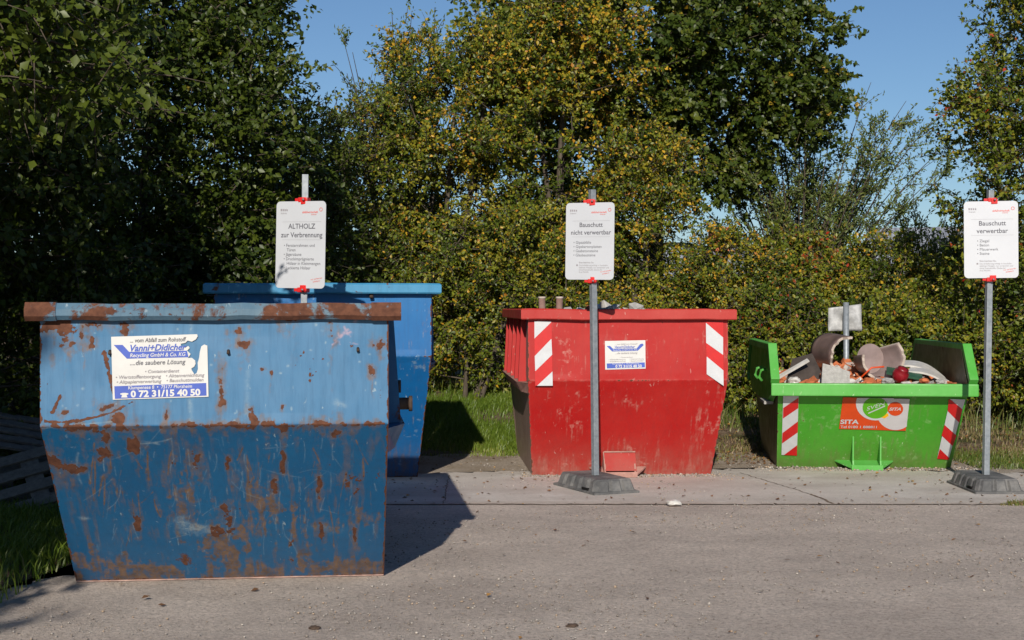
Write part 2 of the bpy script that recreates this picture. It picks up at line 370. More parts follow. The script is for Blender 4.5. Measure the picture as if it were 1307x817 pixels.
scatter_stones('rubble_grit', 'pale crumbs of stone on the dirt around the skip feet', 'gravel', 6000, (-2.2, 6, 11.5, 15.6), .003, .015, pebm, 22)

# ------------------------------------------------------------------ foliage machinery
def unit(a): return a/np.maximum(np.linalg.norm(a, axis=-1, keepdims=True), 1e-9)
def leaves(name, P, D, Nn, S, tint, mat, parent, width=.34, smooth=False):
    side = unit(np.cross(D, Nn)); up = np.cross(side, D); S = S[:, None]
    rng = np.random.default_rng(len(P))
    fold = rng.uniform(.02, .16, (len(P), 1)); droop = rng.uniform(.0, .22, (len(P), 1))
    v0 = P; v1 = P+D*S*.45+side*S*width+up*S*fold; v2 = P+D*S-up*S*droop; v3 = P+D*S*.45-side*S*width+up*S*fold
    V = np.stack([v0, v1, v2, v3], 1).reshape(-1, 3)
    b = np.arange(len(P))*4
    F = np.stack([b, b+1, b+2, b, b+2, b+3], 1).ravel()
    me = np_mesh(name, V, F, 3)
    at_ = me.attributes.new('tint', 'FLOAT', 'FACE'); at_.data.foreach_set('value', np.repeat(np.clip(tint, 0, 1), 2).astype(np.float32))
    return link(name, me, mat, parent)
def tubes(segs, n=4):
    """segs: list of (pts array k,3 ; radii k). numpy tubes in one mesh"""
    Vs, Fs, b = [], [], 0
    for P, r in segs:
        P = np.asarray(P, float); k_ = len(P)
        T = unit(np.gradient(P, axis=0)); ref = np.where(np.abs(T[:, 2:3]) > .85, np.array([[1., .1, 0]]), np.array([[0, 0, 1.]]))
        A = unit(np.cross(T, ref)); B = np.cross(T, A); g = np.arange(n)*2*math.pi/n
        V = P[:, None]+(A[:, None]*np.cos(g)[None, :, None]+B[:, None]*np.sin(g)[None, :, None])*np.asarray(r)[:, None, None]
        Vs.append(V.reshape(-1, 3))
        i, j = np.meshgrid(np.arange(k_-1), np.arange(n), indexing='ij')
        Fs.append((b+np.stack([i*n+j, i*n+(j+1) % n, (i+1)*n+(j+1) % n, (i+1)*n+j], -1)).reshape(-1, 4)); b += k_*n
    return np.concatenate(Vs), np.concatenate(Fs).ravel()
def bez(a, b, bend, k_=6):
    t = np.linspace(0, 1, k_)[:, None]; m_ = (a+b)/2+bend
    return a*(1-t)**2+2*m_*t*(1-t)+b*t*t
def plant(name, label, cat, loc, blobs, n_clump, per, S, mat, seed, trunk=(.12, 2.0), yellow=.1, clump_r=.42, group=None,
          stems=1, twig_up=.3, width=.34, base_t=.40, spread_t=.18, wild=0, fill=.55, twn=9, bare=0):
    """blobs: (cx,cy,cz,rx,ry,rz, weight) in local space. Clumps sit near the blob shells, each a fan of leafy twigs on a limb."""
    rng = np.random.default_rng(seed); root = empty(name, loc); tag(root, label, cat, group)
    B = np.array(blobs, float); wgt = B[:, 6]/B[:, 6].sum()
    bi = rng.choice(len(B), n_clump, p=wgt); d = unit(rng.normal(size=(n_clump, 3)))
    rr = (fill+(1-fill)*rng.random(n_clump)**.6)
    rr *= 1+wild*rng.normal(size=n_clump)*.12
    Cc = B[bi, :3]+d*B[bi, 3:6]*rr[:, None]
    Cc[:, 2] = np.maximum(Cc[:, 2], .15)
    # trunk(s) and limbs
    r0, th = trunk; segs = []; cen = (B[:, :3]*wgt[:, None]).sum(0); forks = []
    for s_ in range(stems):
        off = np.array([rng.normal()*.12*(stems > 1), rng.normal()*.12*(stems > 1), -.1])
        topb = B[rng.integers(len(B)), :3] if stems > 1 else np.array([cen[0]*.6, cen[1]*.6, cen[2]])
        top = np.array([off[0]*.3+topb[0]*.9, off[1]*.3+topb[1]*.9, max(topb[2], th)])
        P = bez(off, top, np.array([rng.normal()*.15, rng.normal()*.15, 0])*np.linalg.norm(top)*.15, 9)
        segs.append((P, np.linspace(r0, r0*.25, 9))); forks += [P[i_] for i_ in range(2, 9)]
    tr = tubes(segs, 8); tm = np_mesh('trunk', *tr, 4); tm.polygons.foreach_set('use_smooth', [True]*len(tm.polygons)); link('trunk', tm, M_bark, root)
    forks = np.array(forks); segs = []
    nodes = [f for f in forks]; order = np.argsort(np.linalg.norm(Cc-cen, axis=1))
    lim = min(n_clump, 420)
    for q, ci in enumerate(order):
        c_ = Cc[ci]
        if q % max(1, n_clump//lim): continue
        NA = np.array(nodes); dd = np.linalg.norm(NA-c_, axis=1)+np.where(NA[:, 2] > c_[2]+.1, 1.5, 0)
        a_ = NA[np.argmin(dd)]; L = np.linalg.norm(c_-a_)
        P = bez(a_, c_, rng.normal(size=3)*L*.1+np.array([0, 0, -.06*L]), 5); r_ = min(r0*.35, .008+.012*L)
        segs.append((P, np.linspace(r_, .004, 5))); nodes.append(P[3]); nodes.append(c_)
    # twigs
    nt_ = n_clump*twn; cidx = np.repeat(np.arange(n_clump), twn)
    out = unit(Cc-cen)[cidx]
    td = unit(out*.45+rng.normal(size=(nt_, 3))*.75+np.array([0, 0, twig_up])); tl = clump_r*rng.uniform(.45, 1.25, nt_)
    t0 = Cc[cidx]+rng.normal(size=(nt_, 3))*clump_r*.28
    k_ = max(1, per//twn); n = nt_*k_
    ti = np.repeat(np.arange(nt_), k_); u = rng.random(n)
    P = t0[ti]+td[ti]*(tl[ti]*u)[:, None]; P[:, 2] -= (u**2)*tl[ti]*.18; P += rng.normal(size=(n, 3))*.018
    P[:, 2] = np.maximum(P[:, 2], .03)
    D = unit(td[ti]*.55+rng.normal(size=(n, 3))*.75+np.array([0, 0, -.15]))
    Nn = unit(rng.normal(size=(n, 3))*.5+np.array([0, -.62, .62]))
    ctint = rng.normal(size=n_clump)*spread_t*1.2
    tt = base_t+ctint[cidx][ti]+rng.normal(size=n)*spread_t
    yl = yellow*np.clip(1+1.6*rng.normal(size=n_clump), .12, 5)[cidx][ti]
    isy = rng.random(n) < yl; tt = np.where(isy, rng.uniform(.72, 1.0, n), np.minimum(tt, .68))
    if bare: keep = rng.random(n) > bare; P, D, Nn, tt = P[keep], D[keep], Nn[keep], tt[keep]
    n = len(P)
    leaves('crown', P, D, Nn, S*rng.uniform(.6, 1.25, n), tt, mat, root, width)
    # a sample of the twigs as wood
    pick = rng.choice(nt_, min(nt_, 2600), replace=False)
    for q in pick:
        e = t0[q]+td[q]*tl[q]*.95; e[2] -= tl[q]*.16
        segs.append((np.array([t0[q], (t0[q]+e)/2+[0, 0, .03*tl[q]], e]), [.005, .004, .002]))
    bm_ = np_mesh('branches', *tubes(segs, 4), 4); bm_.polygons.foreach_set('use_smooth', [True]*len(bm_.polygons)); link('branches', bm_, M_bark, root)
    return root
def g(x, y): return (x, y, float(gh(x, y)))

# ------------------------------------------------------------------ trees and hedge
# deep shade trees on the left
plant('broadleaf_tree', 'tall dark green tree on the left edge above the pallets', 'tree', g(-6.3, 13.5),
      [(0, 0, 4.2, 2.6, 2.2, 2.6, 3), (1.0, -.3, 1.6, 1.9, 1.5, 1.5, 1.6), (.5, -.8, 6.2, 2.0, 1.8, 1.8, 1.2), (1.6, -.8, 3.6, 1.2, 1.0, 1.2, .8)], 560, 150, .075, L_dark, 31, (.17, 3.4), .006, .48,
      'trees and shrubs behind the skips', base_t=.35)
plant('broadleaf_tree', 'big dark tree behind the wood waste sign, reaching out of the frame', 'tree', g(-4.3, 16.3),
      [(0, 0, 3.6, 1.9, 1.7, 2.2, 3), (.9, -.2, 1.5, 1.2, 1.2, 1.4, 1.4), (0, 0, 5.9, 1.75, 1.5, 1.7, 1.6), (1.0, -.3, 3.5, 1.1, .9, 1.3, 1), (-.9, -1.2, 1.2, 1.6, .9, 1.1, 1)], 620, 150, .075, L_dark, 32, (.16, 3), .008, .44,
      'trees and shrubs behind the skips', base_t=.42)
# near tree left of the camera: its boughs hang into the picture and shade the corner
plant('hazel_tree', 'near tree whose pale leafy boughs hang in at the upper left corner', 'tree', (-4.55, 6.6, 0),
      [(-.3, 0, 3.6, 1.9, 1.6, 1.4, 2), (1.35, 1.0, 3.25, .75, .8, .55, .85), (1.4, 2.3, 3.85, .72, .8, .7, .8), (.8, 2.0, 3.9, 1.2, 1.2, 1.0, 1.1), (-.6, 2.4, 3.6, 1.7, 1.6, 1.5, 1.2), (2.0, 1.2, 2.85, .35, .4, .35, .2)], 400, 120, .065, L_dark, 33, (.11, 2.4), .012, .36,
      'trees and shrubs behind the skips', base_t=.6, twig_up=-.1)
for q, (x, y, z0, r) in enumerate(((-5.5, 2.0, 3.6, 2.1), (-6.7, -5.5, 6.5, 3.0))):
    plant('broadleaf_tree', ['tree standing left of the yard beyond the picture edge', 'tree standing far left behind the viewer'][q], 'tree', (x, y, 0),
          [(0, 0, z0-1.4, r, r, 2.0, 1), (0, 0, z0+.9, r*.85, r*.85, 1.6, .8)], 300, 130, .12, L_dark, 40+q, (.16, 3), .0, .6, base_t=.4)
# central hazy green and yellow shrubs
HG = 'trees and shrubs behind the skips'
plant('tall_shrub', 'dark green shrub right of the wood waste sign', 'shrub', g(-2.75, 18.6), [(0, 0, 1.5, .85, .7, 1.5, 2), (.1, .2, 3.0, .6, .6, .9, 1)], 170, 130, .062, L_dark, 50, (.06, 1.4), .01, .34, HG, 3, base_t=.5)
plant('tall_shrub', 'thin shrub with twiggy top left of the yellow leaved one', 'shrub', g(-2.35, 20.4), [(0, 0, 2.0, .9, .8, 1.5, 2), (.1, 0, 3.5, .7, .7, .7, .8)], 190, 105, .06, L_mix, 51, (.05, 2.4), .07, .36, HG, 4, twig_up=.9, wild=1.5, bare=.35)
plant('yellowing_tree', 'green tree flecked with yellow leaves rising above the blue skips', 'tree', g(-1.1, 20.8), [(0, 0, 2.8, 1.5, 1.2, 2.0, 2.4), (.3, 0, 4.0, 1.2, 1.1, .9, 1.3), (.2, -.6, 1.3, 1.2, .9, 1.1, 1.0), (.9, 0, 4.8, .75, .6, .6, .4), (-.2, 0, 4.7, .6, .6, .5, .2)], 330, 170, .058, L_mix, 52, (.07, 2.6), .13, .35, HG, 4, wild=1.2)
plant('yellowing_tree', 'densest yellow flecked tree in the middle behind the first sign of two lines', 'tree', g(.75, 21.2), [(0, 0, 3.4, 1.4, 1.2, 2.1, 2.2), (.1, 0, 5.2, 1.1, 1.0, 1.0, 1.1), (.1, -.6, 1.5, 1.25, .9, 1.3, 1.2), (-.5, 0, 4.5, .9, .9, .8, .8)], 320, 170, .066, L_mix, 53, (.08, 2.8), .17, .36, HG, 4, wild=1.2)
plant('yellowing_shrub', 'lower green and yellow shrub in front of the bigger trees, left of the red skip', 'shrub', g(-.55, 19.4), [(0, 0, 1.3, 1.1, .7, 1.2, 1), (.7, .2, 1.6, .9, .7, 1.4, 1)], 150, 150, .052, L_mix, 54, (.04, 1.2), .05, .30, HG, 5)
plant('yellowing_shrub', 'shrub with ochre leaves directly behind the red skip', 'shrub', g(1.75, 20.2), [(0, 0, 1.5, 1.0, .8, 1.5, 1), (.2, .1, 2.9, .8, .7, .8, .7)], 165, 150, .056, L_mix, 55, (.04, 1.4), .14, .34, HG, 5)
# maple
plant('maple_tree', 'large dark green maple spreading over the red skip against the sky', 'tree', g(2.35, 23.5),
      [(0, 0, 5.6, 2.4, 2.2, 1.7, 3), (-.9, .1, 4.2, 1.5, 1.4, 1.2, .9), (1.35, -.2, 5.3, 1.6, 1.4, 1.15, 1.6), (2.3, -.2, 4.5, .9, .9, .65, .6), (0, 0, 7.4, 2.2, 2.0, 1.6, 2), (-1.6, 0, 6.3, 1.3, 1.3, 1.4, 1), (.9, 0, 3.6, .8, .9, .6, .35)],
      480, 190, .088, L_maple, 60, (.17, 3.6), .045, .46, HG, 1, width=.46, wild=1)
# willow thicket, sparse
def willow(name, label, loc, n_st, H, spread, seed, lean=0, dens=1.0):
    rng = np.random.default_rng(seed); root = empty(name, loc); tag(root, label, 'shrub', HG)
    segs = []; LP = []; LD = []
    for s_ in range(n_st):
        az = rng.uniform(0, 6.28); out = rng.uniform(.1, 1)*spread; hh = H*rng.uniform(.6, 1.05)
        e = np.array([math.cos(az)*out+lean*hh, math.sin(az)*out*.6, hh]); P = bez(np.zeros(3)+[math.cos(az)*.1, 0, -.1], e, np.array([-e[0]*.22, 0, .12*hh]), 10)
        segs.append((P, np.linspace(.028, .004, 10)))
        for q in range(int(16)):
            t = rng.uniform(.25, 1); i_ = min(8, int(t*9)); a_ = P[i_]+(P[i_+1]-P[i_])*(t*9-i_ if i_ < 9 else 0)
            d_ = unit(unit((P[i_+1]-P[i_])[None])[0]*1.1+rng.normal(size=3)*[.75, .6, .5]); L = rng.uniform(.25, .8)*(1.2-t*.5)
            b_ = a_+d_*L; Q = bez(a_, b_, np.array([0, 0, .05]), 4); segs.append((Q, [.006, .005, .004, .002]))
            m_ = int(rng.uniform(12, 40)*dens)
            for z in range(m_):
                u_ = rng.random(); LP.append(a_+(b_-a_)*u_+rng.normal(size=3)*.03); LD.append(d_+rng.normal(size=3)*.7)
    mm = np_mesh('branches', *tubes(segs, 4), 4); link('branches', mm, M_bark, root)
    LP = np.array(LP); LD = unit(np.array(LD)); n = len(LP)
    leaves('crown', LP, LD, unit(rng.normal(size=(n, 3))*.6+[0, -.8, .4]), .075*rng.uniform(.6, 1.3, n), .45+rng.normal(size=n)*.25, L_wil, root, .17)
    return root
willow('willow_bush', 'airy fan shaped willow against the blue sky right of the maple', g(4.9, 24.0), 62, 4.7, 2.7, 71, .10, 1.25)
willow('willow_bush', 'thin willow shoots below the maple at the pale sky gap', g(3.5, 25.0), 14, 2.6, 1.4, 72, 0, 1.)
willow('willow_bush', 'upright willow shoots just left of the right hand tree', g(7.0, 23.5), 14, 3.0, 1.2, 73, .0, 1.2)
willow('willow_bush', 'wispy half bare shoots sticking up at the top left of the yellow trees', g(-1.75, 21.6), 24, 5.5, 1.3, 74, .02, .7)
# hedge, low
specs = [((2.9, 19.6), 1.75, 'yellowish hedge shrub between the red and the green skip', L_mix, .12), ((4.1, 20.6), 1.75, 'hedge shrub with a few red leaves behind the green skip', L_red, .2),
         ((5.3, 20.2), 1.65, 'green hedge shrub behind the small blank sign', L_mix, .06), ((6.3, 19.6), 1.7, 'green hedge shrub left of the right hand sign plate', L_mix, .04),
         ((3.5, 18.3), 1.15, 'low hedge shrub filling the gap left of the green skip', L_red, .07), ((4.7, 18.2), 1.1, 'low leafy shrub right behind the green skip rim', L_mix, .03),
         ((5.9, 18.0), 1.2, 'low dark shrub beyond the right end of the green skip', L_mix, .03), ((1.2, 18.9), 1.0, 'low shrub hidden mostly by the red skip', L_mix, .05)]
for q, ((x, y), hh, lb, lm, yl) in enumerate(specs):
    plant('hedge_shrub', lb, 'shrub', g(x, y), [(0, 0, hh*.52, .95, .7, hh*.52, 1), (.1, .1, hh*.95, .6, .5, hh*.35, .5)], 120, 165, [.05, .06, .052, .046][q % 4], lm, 80+q, (.035, hh*.6), yl, .30, HG, 5, wild=1)
# right hand tree
plant('hawthorn_tree', 'half shaded tree with a few red leaves on the right edge behind the sign', 'tree', g(6.75, 17.6),
      [(0, 0, 3.2, 1.15, 1.1, 1.3, 1.6), (.2, 0, 4.9, 1.05, 1.0, 1.0, 1.2), (-.7, -.1, 3.9, .75, .7, .55, .5), (0, 0, 1.5, 1.1, 1.0, 1.3, 1.3)], 400, 120, .06, L_red, 95, (.09, 2.4), .06, .34, HG, 2, wild=1.2)
plant('hedge_shrub', 'dark shrub at the foot of the right edge tree', 'shrub', g(7.3, 16.6), [(0, 0, .9, 1.0, .8, .95, 1)], 120, 120, .056, L_mix, 96, (.035, .8), .03, .3, HG, 4)
# a row further back closes the gaps
for q, (x, y, hh) in enumerate(((-6.5, 19, 5.4), (-4.6, 20.5, 5.6), (-1.6, 24, 3.2), (.6, 24.5, 3.4), (2.3, 22.2, 1.5), (4.0, 23.0, 1.55), (5.6, 22.6, 1.5), (7.4, 21.5, 1.9), (-9.5, 17, 4.5))):
    plant('background_shrub', ['dark bush deep behind the left trees', 'dark bush behind the second blue skip trees', 'bush behind the yellow flecked tree', 'bush behind the middle sign trees',
          'bush deep behind the red skip', 'bush deep behind the green skip', 'bush in the back row below the willow', 'bush in the back row behind the right hand tree', 'bush behind the far left tree'][q], 'shrub', g(x, y),
          [(0, 0, hh*.5, 1.4, .8, hh*.5, 1)], 150, 110, .08, L_dark if q in (0, 1, 8) else L_mix, 110+q, (.05, hh*.5), .03, .42, HG, 4)

# ------------------------------------------------------------------ far houses and hills
def house(label, loc, rz, L, Wd, eh, rh, wallc, roofc):
    r = empty('house', loc, rz); tag(r, label, 'house')
    MB().box((0, 0, eh/2), (L, Wd, eh)).build('wall', wallc, r)
    mb = MB(); o = .4
    mb.add([(-L/2-o, -Wd/2-o, eh-.1), (L/2+o, -Wd/2-o, eh-.1), (L/2+o, 0, eh+rh), (-L/2-o, 0, eh+rh), (L/2+o, Wd/2+o, eh-.1), (-L/2-o, Wd/2+o, eh-.1)], [(0, 1, 2, 3), (3, 2, 4, 5)])
    rf = mb.build('roof', roofc, r); sm = rf.modifiers.new('thick', 'SOLIDIFY'); sm.thickness = .15
    mb = MB().box((L*.2, 0, eh+rh+.1), (.5, .5, 1.0)); mb.build('chimney', M_brick, rf)
    for s_ in (-1, 1): MB().prism([(-Wd/2, eh), (Wd/2, eh), (0, eh+rh-.1)], 'x', s_*L/2-.1*s_, s_*L/2).build('gable', wallc, r)
    for wx in (-L*.3, 0, L*.3):
        wn = MB().box((wx, -Wd/2-.02, eh*.55), (1.0, .06, 1.2)).build('window', M_stripew, r)
        MB().box((wx, -Wd/2-.06, eh*.55), (.84, .02, 1.04)).build('pane', plain('glass_dark', (.05, .06, .08), .1, .8), wn)
    return r
m = N('roof_tiles'); v = m.coord(); wv = m.n('ShaderNodeTexWave', wave_type='BANDS', bands_direction='X'); m.l(v, wv.inputs[0]); wv.inputs['Scale'].default_value = 1.6
m.col(m.mix(wv.outputs['Fac'], (.16, .17, .20), (.30, .32, .36))); m.rough(.6, .4); M_roof = m.mat
M_render = plain('house_render', (.55, .52, .47), .9, .2, .08, 2)
house('pale house with grey tiled roof glimpsed above the hedge on the right', (14.6, 47, .4), R(-12), 4.6, 6, 2.5, 1.4, M_render, M_roof)
house('grey roofed house glimpsed through the gap above the red skip', (4.6, 42, .4), R(8), 8, 6, 1.4, 1.6, M_render, M_roof)
# wooded hill
hx = np.linspace(-260, 260, 60); hy = np.linspace(250, 420, 14); X, Y = np.meshgrid(hx, hy)
Z = 19*np.sin(np.clip((Y-250)/170, 0, 1)*math.pi/2)**.7*(.8+.2*np.sin(X/50+1))+np.random.default_rng(3).normal(size=X.shape)*.9
a = (np.arange(13)[:, None]*60+np.arange(59)[None]).ravel(); F = np.stack([a, a+1, a+61, a+60], 1).ravel()
m = N('wooded_slope'); v = m.coord(); f = m.noise(v, .12, 9, .75); m.col(m.ramp(f, [(.3, (.03, .05, .02)), (.7, (.08, .10, .045))])); m.rough(.95, .1); m.bump(f, 4)
tag(link('hills', np_mesh('hills', np.stack([X, Y, Z], -1).reshape(-1, 3), F, 4), m.mat), kind='structure')

# ------------------------------------------------------------------ grass and litter
def grass(name, label, areas, seed, mat):
    rng = np.random.default_rng(seed); Ps = []; Hs = []
    for (x0, x1, y0, y1, n, h_) in areas:
        x = rng.uniform(x0, x1, n); y = rng.uniform(y0, y1, n)
        keep = (np.sin(x*3.1+y*1.7)+np.sin(x*1.3-y*2.9)+rng.normal(size=n)*.9) > -.9
        x, y = x[keep], y[keep]; Ps.append(np.stack([x, y, gh(x, y)], 1)); Hs.append(h_*rng.uniform(.4, 1.3, len(x)))
    P = np.concatenate(Ps); H = np.concatenate(Hs)[:, None]; n = len(P)
    az = rng.uniform(0, 6.28, n); lean = rng.uniform(.1, .75, n)[:, None]; d = np.stack([np.cos(az), np.sin(az), np.zeros(n)], 1); s = np.stack([-np.sin(az+.8), np.cos(az+.8), np.zeros(n)], 1)*.005
    up = np.array([[0, 0, 1.]])
    v = [P-s, P+s, P+up*H*.55+d*H*lean*.3+s*.8, P+up*H*.55+d*H*lean*.3-s*.8, P+up*H*.9+d*H*lean]
    V = np.stack(v, 1).reshape(-1, 3); b = np.arange(n)*5
    F = np.stack([b, b+1, b+2, b, b+2, b+3, b+3, b+2, b+4], 1).ravel()
    me = np_mesh(name, V, F, 3); a_ = me.attributes.new('tint', 'FLOAT', 'FACE')
    t = np.clip(.4+.25*np.sin(P[:, 0]*1.9+P[:, 1])+rng.normal(size=n)*.2, 0, 1)
    a_.data.foreach_set('value', np.repeat(t, 3).astype(np.float32))
    return tag(link(name, me, mat), label, 'grass', kind='stuff')
Lg = leafmat('grass_green', [(0, (.09, .15, .015)), (.5, (.15, .22, .025)), (.85, (.24, .27, .05)), (1, (.36, .32, .14))], .35)
Ld = leafmat('grass_dry', [(0, (.08, .13, .02)), (.45, (.15, .17, .04)), (.7, (.24, .17, .09)), (1, (.34, .25, .15))], .25)
grass('grass', 'long green grass on the bank behind the skips', [(-2.6, 1.3, 15.6, 20.3, 60000, .09), (-1.2, 1.1, 15.1, 16.2, 4000, .06)], 5, Lg)
grass('dry_grass', 'dry straw coloured grass in front of the hedge on the right', [(2.3, 7.6, 15.6, 18.6, 12000, .06), (1.7, 7, 14.6, 15.8, 2500, .05), (4.6, 6.4, 13.9, 15.8, 5000, .07)], 6, Ld)
grass('shaded_grass', 'grass in the deep shade left of the front blue skip', [(-7, -2.75, 7.6, 13.5, 38000, .13), (-4, -2.62, 9.0, 12.5, 7000, .10), (-6, -3.05, 4, 8.0, 9000, .09)], 7, Lg)
grass('weed', 'small tuft of weeds at the edge of the concrete by the right sign foot', [(4.02, 4.16, 11.37, 11.46, 170, .05), (3.95, 4.2, 11.38, 11.44, 90, .03)], 8, Ld)
grass('brush', 'thin dry stalks along the foot of the hedge', [(-2.2, 1.4, 19.3, 20.0, 1500, .45), (2.2, 7.4, 17.0, 18.2, 900, .32)], 9, Ld)
rng = np.random.default_rng(77); n = 6200
x = np.concatenate([rng.uniform(-3, 5.5, 1200), rng.uniform(1.9, 7.6, 5000)]); y = np.concatenate([rng.uniform(6.2**.5, 15.5**.5, 1200)**2, rng.uniform(14.3, 18.4, 5000)]); keep = rng.random(n) < np.where(y > 11.3, .9, .16); x, y = x[keep], y[keep]; n = len(x)
az = rng.uniform(0, 6.28, n)
tag(leaves('fallen_leaves', np.stack([x, y, gh(x, y)+.018], 1), np.stack([np.cos(az), np.sin(az), rng.normal(size=n)*.15], 1), unit(rng.normal(size=(n, 3))*.3+[0, 0, 1]),
           rng.uniform(.02, .05, n), rng.uniform(.5, 1, n), leafmat('leaf_litter', [(0, (.05, .03, .02)), (.6, (.12, .06, .03)), (.85, (.22, .11, .05)), (1, (.42, .22, .05))], .1), None), 'brown and ochre leaves fallen over yard and concrete', 'leaves', kind='stuff')
def rock(name, label, cat, loc, s, mat, seed, sc=(1, 1, .6)):
    bm = bmesh.new(); bmesh.ops.create_icosphere(bm, subdivisions=3, radius=1); r_ = random.Random(seed)
    from mathutils import noise as mn
    for v in bm.verts:
        f_ = 1+.35*mn.noise(v.co*1.3+Vector((seed, 0, 0)))+.12*mn.noise(v.co*4+Vector((0, seed, 0))); v.co = Vector((v.co.x*sc[0], v.co.y*sc[1], v.co.z*sc[2]))*f_*s
    me = bpy.data.meshes.new(name); bm.to_mesh(me); bm.free(); o = link(name, me, mat); o.location = loc; return tag(o, label, cat)
rock('stone', 'white lump of plaster lying at the concrete edge beside the middle sign', 'stone', (at(860, 647, 11.33).x, 11.33, .035), .055, M_tile, 3, (1.1, .8, .45))
rock('dirt_clod', 'small dark clod at the bottom edge of the yard left of centre', 'clod', (-.98, 7.0, .012), .022, M_iron, 4, (1.3, .8, .5))
rock('dirt_clod', 'small dark clod lying on the yard at the lower right of centre', 'clod', (.30, 7.05, .012), .020, M_iron, 5, (1.5, .8, .5))

# ------------------------------------------------------------------ lettering
def text_geo(s_, size, bold=0, shear=0, align='CENTER', sx=1):
    cu = bpy.data.curves.new('t', 'FONT'); cu.body = s_; cu.size = size; cu.offset = bold*size; cu.shear = shear; cu.align_x = align; cu.align_y = 'CENTER'; cu.resolution_u = 3
    o = bpy.data.objects.new('t', cu); C.objects.link(o); dg = bpy.context.evaluated_depsgraph_get(); dg.update()
    me = bpy.data.meshes.new_from_object(o.evaluated_get(dg)); vs = [(v.co.x*sx, v.co.y) for v in me.vertices]; fs = [list(p.vertices) for p in me.polygons]
    bpy.data.objects.remove(o); bpy.data.curves.remove(cu); bpy.data.meshes.remove(me); return vs, fs
def place2d(mb, vs, fs, x, y, z=.0, rot=0, mi=0):
    c_, s_ = math.cos(rot), math.sin(rot)
    mb.add([(x+a*c_-b*s_, y+a*s_+b*c_, z) for a, b in vs], fs, mi)
def words(mb, s_, x, y, size, z=.002, mi=0, rot=0, fit=None, **kw):
    vs, fs = text_geo(s_, size, **kw)
    if fit:
        xs_ = [v[0] for v in vs]; f_ = fit/(max(xs_)-min(xs_)); c_ = 0 if kw.get('align') == 'LEFT' else (max(xs_)+min(xs_))/2; vs = [((a-c_)*f_, b) for a, b in vs]
    place2d(mb, vs, fs, x, y, z, rot, mi)
def poly2(mb, pts, z, mi=0): mb.add([(x, y, z) for x, y in pts], [list(range(len(pts)))], mi)
def disc(cx, cy, rx, ry=None, n=40, a0=0, a1=2*math.pi):
    return [(cx+rx*math.cos(a0+(a1-a0)*i/n), cy+(ry or rx)*math.sin(a0+(a1-a0)*i/n)) for i in range(n)]
def clip_poly(pts, x0, x1, y0, y1):
    def cut(ps, ins, inter):
        out = []
        for i in range(len(ps)):
            a_, b_ = ps[i-1], ps[i]
            if ins(b_):
                if not ins(a_): out.append(inter(a_, b_))
                out.append(b_)
            elif ins(a_): out.append(inter(a_, b_))
        return out
    def ix(v_): return lambda a_, b_: (v_, a_[1]+(b_[1]-a_[1])*(v_-a_[0])/(b_[0]-a_[0]))
    def iy(v_): return lambda a_, b_: (a_[0]+(b_[0]-a_[0])*(v_-a_[1])/(b_[1]-a_[1]), v_)
    pts = cut(pts, lambda p: p[0] >= x0, ix(x0)); pts = cut(pts, lambda p: p[0] <= x1, ix(x1))
    pts = cut(pts, lambda p: p[1] >= y0, iy(y0)); return cut(pts, lambda p: p[1] <= y1, iy(y1))

